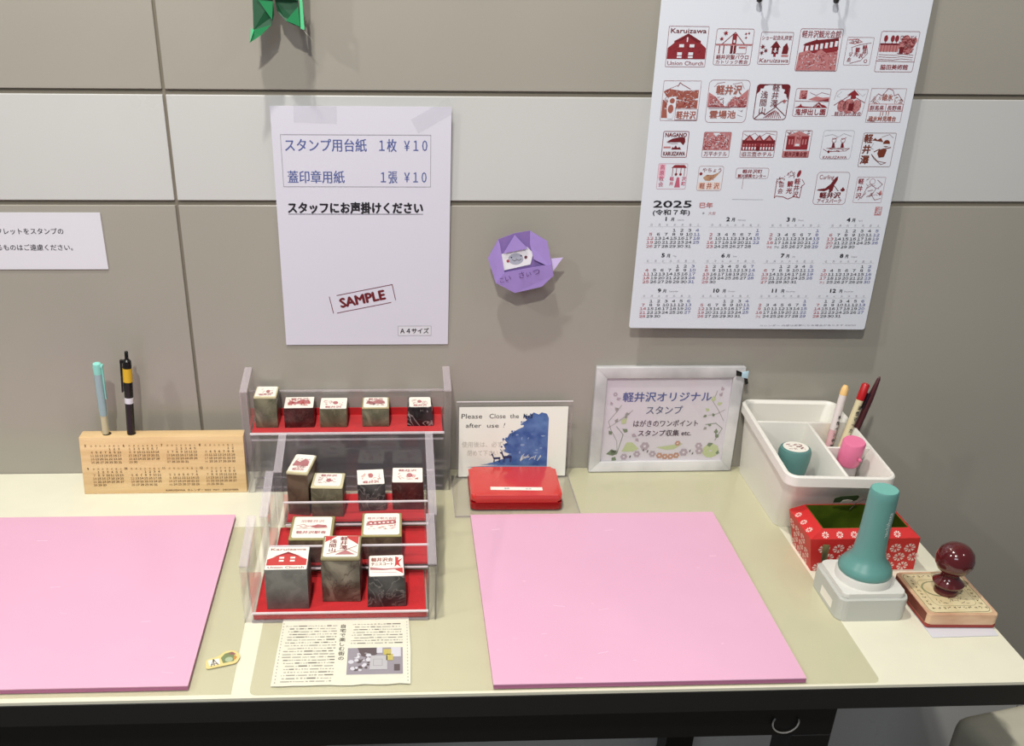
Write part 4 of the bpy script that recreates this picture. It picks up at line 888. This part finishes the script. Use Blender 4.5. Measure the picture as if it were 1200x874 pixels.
for u, v, L, a, mt in ((24, 10, 12, 2.6, DG), (22, 14, 14, 3.4, DG), (22, 6, 10, 4.2, DG), (26, 56, 12, .9, LG), (14, 40, 8, 2.2, DG), (18, 58, 7, 1.2, TW), (30, 70, 7, .2, TW), (20, 76, 7, 2.4, TW), (16, 92, 7, .4, MV), (11, 84, 6, 2, MV), (32, 64, 6, 1.8, TW), (36, 44, 9, 2.6, DG), (42, 40, 8, -.4, MV), (48, 34, 7, -.8, MV)): leaf(u, v, L, a, mt)
c.poly([(30, 14), (36, 28), (44, 28), (54, 18), (46, 14)], LG, 1)
for u, v, r_, mt in ((62, 22, 6.5, MV), (52, 10, 5, MV), (74, 10, 5, MV), (34, 6, 5, MV), (118, 12, 6, MV), (140, 14, 5.5, MV), (138, 22, 5, MV), (14, 100, 3, MV), (108, 26, 4, OR)): flower(u, v, r_, mt)
c.poly([(78, 20), (92, 16), (104, 17), (116, 26), (104, 24), (92, 22)], LG, 1)
for u in (84, 92, 100, 108): flower(u, 5+abs(96-u)*.2, 4.6, OR)
for k_ in range(9): a_ = k_*2*PI/9; c.disc(156+7*math.cos(a_), 14+6*math.sin(a_), 5, LG, 1+.05*k_, 9)
c.line([(168, 60), (160, 74), (150, 88), (154, 104)], .7, TW); c.line([(168, 76), (158, 70), (146, 68)], .7, TW); c.line([(160, 30), (168, 48), (158, 56), (144, 54)], .8, DG)
for u, v, L, a, mt in ((150, 88, 9, 1.6, LG), (156, 84, 8, .3, LG), (146, 74, 7, 2.4, LG), (144, 68, 6, 3.6, DG), (154, 66, 6, 2, DG), (160, 40, 8, 1.6, DG), (164, 34, 8, 2.2, DG), (152, 52, 6, 2.6, DG), (146, 50, 6, 3.8, TW), (158, 96, 7, 1, MV), (162, 104, 7, 2, MV), (150, 22, 9, .4, DG), (166, 8, 7, 1.5, DG)): leaf(u, v, L, a, mt)
for u, v in ((60, 14), (66, 12), (126, 12), (130, 8), (42, 4)): leaf(u, v, 5, 1.2, BLACK, .2, 4)
c.build('flower_border', t, 'printed flower and leaf border')
# small ribbon bow on the corner
t = thing('ribbon_bow', 'tiny black and pale blue ribbon bow on the frame top right corner', 'ribbon', (.4965, -.020, .1490))
BW = mat('pale_blue_ribbon', (176, 206, 220), .35)
MB().hexa([(-.010, -.001, -.001), (-.002, -.001, -.002), (-.002, .001, -.002), (-.010, .001, -.001)], [(-.011, -.001, .007), (-.003, -.001, .004), (-.003, .001, .004), (-.011, .001, .007)], BLK, bev=.0005).build('loop', None, t)
MB().hexa([(-.003, -.0015, -.003), (.006, -.0015, -.005), (.006, .001, -.005), (-.003, .001, -.003)], [(-.003, -.0015, .004), (.006, -.0015, .006), (.006, .001, .006), (-.003, .001, .004)], BW, bev=.0007).build('loop', None, t)
MB().hexa([(.004, -.001, -.014), (.008, -.001, -.012), (.008, .001, -.012), (.004, .001, -.014)], [(.001, -.001, -.004), (.005, -.001, -.003), (.005, .001, -.003), (.001, .001, -.004)], BLK, bev=.0004).build('tail', None, t)

# ================================================================== WHITE ORGANIZER
WPL = mat('white_plastic', (232, 230, 222), .35)
org = thing('desk_organizer', 'white plastic divided organizer box with rounded rim, beside the framed sign', 'organizer', (.5630, -.1150, 0), (0, 0, 0))
def orect(w, d, r, rot, cx, cy_): return [(cx+x_*math.cos(rot)-y_*math.sin(rot), cy_+x_*math.sin(rot)+y_*math.cos(rot)) for x_, y_ in rrect(w, d, r, 6)]
def shell(mb, secs, cap_last=True):
    n = len(secs[0][0]); vs = []; fs = []
    for P, z_ in secs: vs += [(a_, b_, z_) for a_, b_ in P]
    for i in range(len(secs)-1):
        for k_ in range(n): k2 = (k_+1) % n; fs.append((i*n+k_, i*n+k2, (i+1)*n+k2, (i+1)*n+k_))
    fs.append(tuple(range(n-1, -1, -1))); fs.append(tuple((len(secs)-1)*n+k_ for k_ in range(n)))
    mb.add(vs, fs, None, None, True)
RT = -.062
m = MB(); m.m(WPL)
b0 = orect(.101, .157, .012, 0, .0015, .028); b1 = orect(.122, .214, .014, RT, .0005, .000); b2 = orect(.130, .224, .015, RT, 0, 0); b3 = orect(.130, .224, .015, RT, 0, 0); b4 = orect(.122, .216, .011, RT, 0, 0)
b5 = orect(.118, .210, .010, RT, .0005, 0); b6 = orect(.096, .151, .009, 0, .0015, .028)
shell(m, [(b0, .0), (b1, .0915), (b2, .0920), (b3, .1035), (orect(.1275, .2215, .014, RT, 0, 0), .105), (b4, .105), (b5, .1015), (b6, .0025)])
m.build('bin', None, org)
RM = Matrix.Rotation(RT, 4, 'Z')
def div(x0, x1, y0, y1, k0=.84, k1=.74, z0=.004, z1=.1045):
    P = [(x0, y0), (x1, y0), (x1, y1), (x0, y1)]      # narrower at the foot, like the bin
    MB().hexa([(x*k0+.0015, y*k1+.026, z0) for x, y in P], [(x, y, z1) for x, y in P], WPL, RM, bev=.0006).build('divider', None, org)
div(-.0600, .0600, .0390, .0430); div(.0040, .0080, -.1065, .0390); div(.0080, .0600, -.0330, -.0290)
# plain leaf sticker on the front
c = MB().prism([(-.0125, -.006), (-.014, .004), (-.008, .009), (.010, .012), (.0135, .009), (.013, .001), (.004, -.007), (-.004, -.005)], 0, .0004, mat('leaf_sticker_green', (54, 74, 44), .5), WALLM)
c.build('leaf_sticker', None, org, (.002, -.1100, .0740), (.52, 0, RT))['label'] = 'dark green leaf sticker'
MB().prism([(-.005, -.004), (-.004, .002), (.002, .004), (.008, .002), (.006, -.004)], .0004, .0008, mat('leaf_sticker_cream', (216, 206, 190), .5), WALLM).build('sticker_patch', None, org, (.002, -.1104, .0730), (.52, 0, RT))
# card lying inside left compartment
o = MB().box(-.020, .020, -.0006, .0006, 0, .058).build('paper_slip', PAPER, None, (.5500, -.1000, .0045), (math.radians(-12), 0, -.02)); tag(o, 'white paper slip standing inside the organizer behind the teal seal', 'paper')

TEAL = mat('teal_plastic', (94, 146, 140), .35); TEAL2 = mat('teal_dark_plastic', (84, 128, 124), .4)
t = thing('teal_seal_stamp', 'small tapered teal round seal with red printed end cap, inside the organizer left compartment', 'stamp', (.5345, -.1370, .0030), (math.radians(-2), 0, 0))
MB().lathe([(.0105, 0), (.0120, .02), (.0165, .060), (.0195, .080), (.0200, .090), (.0185, .0945), (.0165, .0955)], 32, TEAL2).build('body', None, t)
MB().lathe([(.0155, .0955), (.0155, .0960)], 28, STK).build('end_label', None, t)
c = Canvas(Matrix.Translation((0, 0, .0960))); texture(c, -11, 9, -8, 8, REDI, 26, 1, .8, 4, 41, 1.4); c.build('label_print', t)
PKP = mat('pink_cap_plastic', (228, 120, 158), .35)
t = thing('glue_bottle', 'small clear bottle with a bright pink cap, inside the organizer front right compartment', 'bottle', (.5900, -.1480, .0045), (math.radians(8), math.radians(1), 0))
MB().lathe([(.0125, 0), (.0130, .004), (.0130, .075), (.0115, .086)], 28, mat('frosted_bottle', (214, 206, 206), .3, trans=.4)).build('bottle', None, t)
MB().lathe([(.0128, .086), (.0135, .088), (.0138, .1165), (.0125, .1185)], 28, PKP).build('cap', None, t)
MB().lathe([(.0022, 0), (.0022, .0025), (.0012, .0032)], 12, PKP, TR(.006, -.0135, .100, math.radians(90), 0, 0)).build('cap_bump', None, t)
def stick(base, tip):
    b_ = Vector(base); d_ = Vector(tip)-b_; z_ = d_.normalized(); y_ = (Vector((-.4, 1, -.45))-z_*Vector((-.4, 1, -.45)).dot(z_)).normalized(); x_ = y_.cross(z_)
    q = Matrix(((x_.x, y_.x, z_.x), (x_.y, y_.y, z_.y), (x_.z, y_.z, z_.z))).to_euler(); return base, tuple(q), d_.length
ORG_ = mat('orange_cap', (238, 196, 130), .35); WM = mat('marker_white', (226, 216, 212), .35); PK2 = mat('marker_pink', (214, 170, 174), .4)
base, e, L = stick((.5865, -.1030, .0045), (.6045, -.0880, .1620))
t = thing('marker_pen', 'white marker with an orange end, leftmost in the organizer', 'pen', base, e)
MB().lathe([(.0044, 0), (.0046, .10)], 16, PK2).build('lower_barrel', None, t); MB().lathe([(.0047, .10), (.0047, L-.012)], 16, WM).build('barrel', None, t)
MB().lathe([(.0048, L-.012), (.0046, L-.004), (.003, L), (.001, L+.001)], 16, ORG_).build('end_cap', None, t); c = Canvas(Matrix.Translation((0, -.0050, 0)) @ WALLM)
for i_, ch in enumerate('水性ペン中字'): c.text(ch, -.2, 116-i_*8, 5.6, BLACK, .03, 'C')
c.build('lettering', t)
base, e, L = stick((.5905, -.0915, .0045), (.6095, -.0765, .1580))
t = thing('marker_pen', 'slim pen with pale orange barrel, just behind the white marker in the organizer', 'pen', base, e)
MB().lathe([(.0030, 0), (.0032, L-.003), (.002, L)], 12, ORG_).build('barrel', None, t)
base, e, L = stick((.5980, -.1020, .0045), (.6300, -.0890, .1655))
t = thing('marker_pen', 'cream ink marker with a red cap and black lettering, middle of the organizer pens', 'pen', base, e)
CRM = mat('marker_cream', (220, 208, 170), .35); RDC = mat('marker_red', (178, 22, 28), .35)
MB().lathe([(.0044, 0), (.0046, L-.022)], 16, CRM).build('barrel', None, t); MB().lathe([(.0050, L-.022), (.0050, L-.002), (.0035, L)], 16, RDC).build('cap', None, t)
c = Canvas(Matrix.Translation((0, -.0046, 0)) @ WALLM)
for i_, ch in enumerate('油性マーカー極細'): c.text(ch, -.2, L*1000-34-i_*8, 6.2, BLACK, .03, 'C')
c.build('lettering', t)
MRN = mat('maroon_plastic', (74, 34, 38), .3); DKP = mat('dark_barrel', (40, 22, 34), .3)
base, e, L = stick((.6080, -.0950, .0045), (.6460, -.0880, .1745))
t = thing('fountain_pen', 'dark maroon tapered pen, rightmost in the organizer', 'pen', base, e)
MB().lathe([(.0046, 0), (.0048, .10)], 16, DKP).build('barrel', None, t); MB().lathe([(.0044, .10), (.0042, L-.03), (.0022, L-.004), (.0008, L)], 16, MRN).build('tapered_end', None, t); MB().box(-.0075, -.003, -.002, .002, L-.045, L-.024, DKP, bev=.0006).build('pocket_clip', None, t)

# ================================================================== RED PATTERNED BOX
RPX = mat('red_patterned_paper', (206, 38, 38), .5, var=.06, scale=30); INNR = mat('box_inside_green', (92, 108, 28), .4, col2=(60, 78, 16), scale=30)
WPR = mat('pattern_white', (240, 214, 206), .5)
t = thing('paper_box', 'low open red paper box with white flower pattern and green inside, before the organizer', 'box', (.5850, -.2300, 0), (0, 0, 0))
H = .058
bo = [(-.063, -.034), (.062, -.034), (.062, .025), (-.063, .025)]; mo = [(-.076, -.043), (.054, -.043), (.054, .026), (-.076, .026)]; to = [(-.060, -.034), (.043, -.034), (.043, .021), (-.060, .021)]
sides = []
nm = ['front_panel', 'right_panel', 'back_panel', 'left_panel']
def quadplate(P, mt, name, th=.0008, inward=None):
    P = [Vector(p_) for p_ in P]; n_ = (P[1]-P[0]).cross(P[2]-P[0]).normalized()*th; m_ = MB()
    m_.add([tuple(p_) for p_ in P]+[tuple(p_-n_) for p_ in P], [(0, 1, 2, 3), (7, 6, 5, 4)]+[(i_, (i_+1) % 4, 4+(i_+1) % 4, 4+i_) for i_ in range(4)], mt); return m_.build(name, None, t)
def petals(c, u, v, r, a0=0):
    for k_ in range(8):
        a_ = a0+k_*PI/4
        P = [(u+r*q_*math.cos(a_+d_), v+r*q_*math.sin(a_+d_)) for q_, d_ in ((.22, 0), (.85, -.27), (1, -.16), (.88, 0), (1, .16), (.85, .27))]
        c.put(P, [(0, 1, 2, 3), (0, 3, 4, 5)], WPR, 1)
def faceM(o_, ux, vx):
    ux = Vector(ux).normalized(); vx = Vector(vx); vx = (vx-ux*vx.dot(ux)).normalized(); w_ = ux.cross(vx)
    return Matrix(((ux.x, vx.x, w_.x, o_[0]), (ux.y, vx.y, w_.y, o_[1]), (ux.z, vx.z, w_.z, o_[2]), (0, 0, 0, 1)))
for i_ in range(4):
    a_, b_ = bo[i_], bo[(i_+1) % 4]; c_, d_ = mo[i_], mo[(i_+1) % 4]; e_, f_ = to[i_], to[(i_+1) % 4]
    quadplate([(*a_, 0), (*b_, 0), (*d_, H*.86), (*c_, H*.86)], RPX, nm[i_])
    quadplate([(*c_, H*.86), (*d_, H*.86), (*f_, H+.001), (*e_, H+.001)], RPX, 'folded_rim')
    quadplate([(*[q_*.985 for q_ in f_], H+.0005), (*[q_*.985 for q_ in e_], H+.0005), (*[q_*.93 for q_ in a_], .004), (*[q_*.93 for q_ in b_], .004)], INNR, 'inner_lining')
    L = (Vector(b_)-Vector(a_)).length*1000
    c = Canvas(faceM((*a_, 0), (b_[0]-a_[0], b_[1]-a_[1], 0), (c_[0]-a_[0], c_[1]-a_[1], H*.86)))
    st_ = 17; n_ = int(L//st_)+1
    for r_ in range(3):
        for k_ in range(n_+1):
            u = 7+k_*st_+(8.5 if r_ % 2 else 0); v = 6.5+r_*14.5
            if 5 < u < L-5: petals(c, u, v, 7.0, .2)
    c.build('flower_print', t)
    L2 = (Vector(d_)-Vector(c_)).length*1000
    c = Canvas(faceM((*c_, H*.86), (d_[0]-c_[0], d_[1]-c_[1], 0), ((e_[0]+f_[0]-c_[0]-d_[0]), (e_[1]+f_[1]-c_[1]-d_[1]), 2*(H*.14+.001))))
    for k_ in range(int((L2-28)//17)+1): petals(c, 18+k_*17, 5, 4.2, .2)
    c.build('rim_print', t)
MB().prism([(x_*.94, y_*.94) for x_, y_ in bo], .0008, .003, INNR).build('box_floor', None, t)
o = MB().tube([(.5790, -.2140, .054), (.5850, -.2150, .064), (.5930, -.2160, .0695), (.6010, -.2170, .070)], .0005, 6).build('bent_wire', mat('wire_grey', (90, 80, 72), .4)); tag(o, 'thin bent wire sticking out behind the teal handle', 'wire')
# folded card standing between box and grey base
o = MB().hexa([(.5245, -.2850, .0002), (.5275, -.2850, .0002), (.5275, -.2830, .0002), (.5245, -.2830, .0002)], [(.5240, -.2760, .044), (.5330, -.2740, .042), (.5330, -.2725, .042), (.5240, -.2745, .044)], mat('olive_card', (120, 112, 72), .5, col2=(50, 54, 36), scale=50)).build('folded_card', None)
tag(o, 'narrow olive folded card leaning on the red box corner', 'card')

# ================================================================== TEAL HANDLE STAMP ON GREY PAD
GPL = mat('grey_plastic', (188, 190, 184), .4); GPL2 = mat('grey_plastic_light', (214, 214, 208), .35)
t = thing('handle_stamp', 'tall teal round-handled stamp on a square light grey pad base', 'stamp', (.5515, -.3245, 0))
MB().prism(rrect(.0775, .0760, .010, 5), 0, .0275, GPL, bev=.0012).build('pad_base', None, t)
MB().prism(rrect(.0700, .0680, .007, 5), .0275, .0335, GPL2, bev=.0010).build('pad_lid', None, t)
MB().lathe([(.0300, .0335), (.0300, .0400), (.0290, .0425)], 48, GPL2).build('collar_ring', None, t)
MB().lathe([(.0270, .0420), (.0285, .0445), (.0282, .0475), (.0255, .0530), (.0205, .0580), (.0172, .0660), (.0160, .0800), (.0152, .1000), (.0150, .1360), (.0146, .1440), (.0138, .1455)], 48, TEAL).build('handle', None, t)
MB().lathe([(.0134, .1455), (.0134, .1458)], 40, mat('teal_light', (112, 178, 168), .4)).build('handle_top', None, t)
# lettering wrapped round the handle
V, F, a_, b_ = glyphs('Shachihata', .0); m = MB(); WL = mat('white_lettering', (226, 232, 230), .5); m.m(WL)
P = []
for x_, y_ in V:
    s_ = (x_-a_)/(b_-a_)*.036; q = -1.20+(-(y_-.3)*.0075)/.0153; rad = .01545
    P.append((rad*math.cos(q), rad*math.sin(q), .088+s_))
m.add(P, F, WL); m.build('handle_lettering', None, t)['label'] = 'white lettering up the handle'
c = Canvas(faceM((-.0388, .010, .005), (0, -1, 0), (0, 0, 1))); c.rect(0, 0, 30, 11, STK); c.build('side_label', t, 'small white side label')

# wooden stamp
SW = wood_mat('pale_stamp_wood', (196, 152, 122), (218, 184, 150), .5, (20, 20, 60)); SWT = mat('stamp_face_cream', (226, 212, 172), .45, col2=(208, 190, 146), scale=40); INKED = mat('red_rubber', (150, 52, 44), .5); KNB = mat('maroon_lacquer', (82, 22, 26), .14, coat=.6)
t = thing('wooden_stamp', 'square wooden rubber stamp with a turned maroon knob handle, at the desk corner', 'stamp', (.6430, -.3370, .0022), (0, 0, 0))
PW = [(-.038, -.0405), (.0385, -.0435), (.0385, .0405), (-.038, .0400)]
MB().prism(corner_round(PW, .004), 0, .0035, INKED).build('rubber', None, t); MB().prism(corner_round(PW, .005), .0036, .0165, SW, bev=.001).build('block', None, t)
MB().box(-.0384, -.0379, -.036, .036, .0045, .0155, mat('stained_side', (120, 62, 48), .6)).build('stained_side', None, t)
MB().prism(corner_round([(-.0345, -.0370), (.0350, -.0395), (.0350, .0370), (-.0345, .0365)], .007), .0166, .0170, SWT).build('face_label', None, t)
c = Canvas(Matrix.Translation((0, 0, .0170))); IK = mat('label_print_dark', (88, 72, 52), .6)
c.frame(0, -1, 68, 73, 7, .5, IK)
for k_ in range(11): 
    a_ = -29+k_*5.8
    for v in (-31, 29): texture(c, a_, a_+3, v, v+3, IK, 4, 1, .6, 1.6, 50+k_, 1.5)
for k_ in range(8):
    for u in (-30, 27): texture(c, u, u+3.4, -24+k_*6.4, -21+k_*6.4, IK, 4, 1, .6, 1.6, 70+k_, 1.5)
c.frame(1, -1, 48, 50, 8, .4, mat('label_green', (140, 140, 104), .6)); texture(c, -20, 18, -22, -12, IK, 20, 1, .5, 3, 90, 1.5); texture(c, 8, 22, -14, 14, MATS['label_green'], 26, 1, .6, 3, 91, 1.5)
c.disc(-6, 6, 17, MATS['label_green'], 1, 20, 15); c.disc(-6, 6, 15, SWT, 2, 20, 13)
c.build('label_print', t)
MB().lathe([(.0125, .0171), (.0130, .0200), (.0118, .0235), (.0105, .0260), (.0155, .0280), (.0165, .0305), (.0135, .0335), (.0100, .0370), (.0088, .0410), (.0105, .0440), (.0160, .0480), (.0195, .0550), (.0198, .0620), (.0175, .0700), (.0120, .0760), (.0050, .0790), (.001, .0795)], 40, KNB, TR(.001, .001, 0)).build('knob', None, t)
o = MB().hexa([(.6050, -.3935, .0003), (.6785, -.3925, .0003), (.6815, -.3300, .0003), (.6060, -.3300, .0003)], [(.6050, -.3935, .0009), (.6785, -.3925, .0012), (.6815, -.3300, .0009), (.6060, -.3300, .0009)], PAPER).build('paper_sheet', None)
tag(o, 'white sheet of paper under the wooden stamp', 'paper')

# ================================================================== PRINTS ON THE DESK
t = thing('newspaper_clipping', 'yellowed newspaper clipping with a photo, under the mat before the acrylic rack', 'clipping', (-.0945, -.4520, .0018))
NP = mat('newsprint', (226, 224, 206), .6, var=.04, scale=60)
rr = random.Random(3)
edge = [(0, 0)]+[(i_*.0116, rr.uniform(-.0006, .0012)) for i_ in range(1, 12)]+[(.1385, 0), (.1395, .05), (.1380, .1085), (.0020, .1085), (.0005, .05)]
MB().prism(edge, 0, .0003, NP).build('paper', None, t)
c = Canvas(Matrix.Translation((0, 0, .0003))); NK = mat('news_ink', (118, 112, 104), .6); NK2 = mat('news_ink_pale', (160, 154, 142), .6)
for row in range(20):
    v = 5.5+row*4.7; u = 6+rr.uniform(0, 6)
    while u < 60:
        L = rr.choice((1.2, 1.6, 2.4, 5, 9)); c.rect(u, v, min(u+L, 61), v+rr.uniform(1.0, 1.9), NK if L > 4 and rr.random() < .6 else NK2); u += L+rr.uniform(.6, 1.8)
for row in range(8):
    v = 64+row*4.6; u = 76+rr.uniform(0, 4)
    while u < 130:
        L = rr.choice((1.2, 1.6, 2.4, 5, 9)); c.rect(u, v, min(u+L, 131), v+rr.uniform(1.0, 1.9), NK if L > 4 and rr.random() < .6 else NK2); u += L+rr.uniform(.6, 1.8)
for row in range(20): c.rect(3, 4+row*5, 4, 6+row*5, NK2); c.rect(135.5, 4+row*5, 136.3, 6+row*5, NK2)
c.build('printed_columns', t)
c = Canvas(Matrix.Translation((0, 0, .0003))); c.vtext('自宅で楽しむ街の', 67.5, 97, 6.8, mat('news_head', (96, 90, 78), .6), .02, 1.12); c.build('headline', t, 'vertical headline')
c = Canvas(Matrix.Translation((0, 0, .0003)))
pg = [mat('news_photo_'+n_, q_, .6) for n_, q_ in (('mid', (150, 144, 152)), ('dark', (96, 84, 86)), ('light', (206, 204, 212)), ('olive', (190, 176, 96)), ('pale', (184, 182, 186)))]
c.rect(74, 15, 131, 57, pg[0]); c.poly([(84, 57), (88, 44), (96, 40), (104, 46), (108, 57)], pg[1], 1)
for _ in range(46): c.disc(rr.uniform(77, 96), rr.uniform(18, 50), rr.uniform(1, 3.4), pg[rr.choice((0, 2, 2, 1))], 2+rr.random(), 7)
c.poly([(97, 22), (115, 22), (115, 44), (98, 44)], pg[4], 4); c.line([(101, 38), (110, 38), (110, 28), (101, 28)], .5, pg[0], 5, True); c.rect(111, 45, 119, 54, pg[3], 4); c.rect(114, 36, 121, 46, pg[3], 4); c.rect(119, 42, 129, 57, pg[2], 3); c.rect(122, 20, 128, 30, pg[1], 3); c.rect(104, 48, 110, 57, pg[2], 4)
c.build('news_photo', t, 'small printed photograph')

t = thing('sticker', 'small cream oval sticker with an easel drawing between the two desk mats', 'sticker', (-.1480, -.4105, .0017), (0, 0, .30))
SP = corner_round([(-.018, -.009), (.013, -.009), (.019, .001), (.015, .012), (.006, .014), (-.004, .007), (-.016, .006)], .004)
MB().prism(SP, 0, .0004, mat('sticker_cream', (224, 206, 140), .45)).build('backing', None, t)
c = Canvas(Matrix.Translation((0, 0, .0004))); c.rect(-14, -5, -3, 4, CREAMP, 0)
for P in ([(-12, -6), (-8.5, 4)], [(-5, -6), (-8.5, 4)], [(-9, -6), (-8.5, 4)], [(-12, -3.5), (-5, -3.5)]): c.line(P, .8, mat('easel_brown', (92, 62, 40), .5), 1)
c.poly([(0, -5), (-1, 4), (4, 9.5), (11, 10.5), (13, 5), (11, -5)], mat('sticker_green', (122, 136, 94), .5), 0); c.poly([(7, 8), (12, 10), (15, 5), (11, 5)], mat('sticker_plum', (148, 96, 96), .5), 1); c.disc(6.5, -1, 4, mat('sticker_sage', (172, 186, 152), .5), 1); c.poly([(12, -4), (15, 0), (13.5, 4), (11, 0)], mat('sticker_orange', (196, 140, 70), .5), 1)
c.build('print', t)
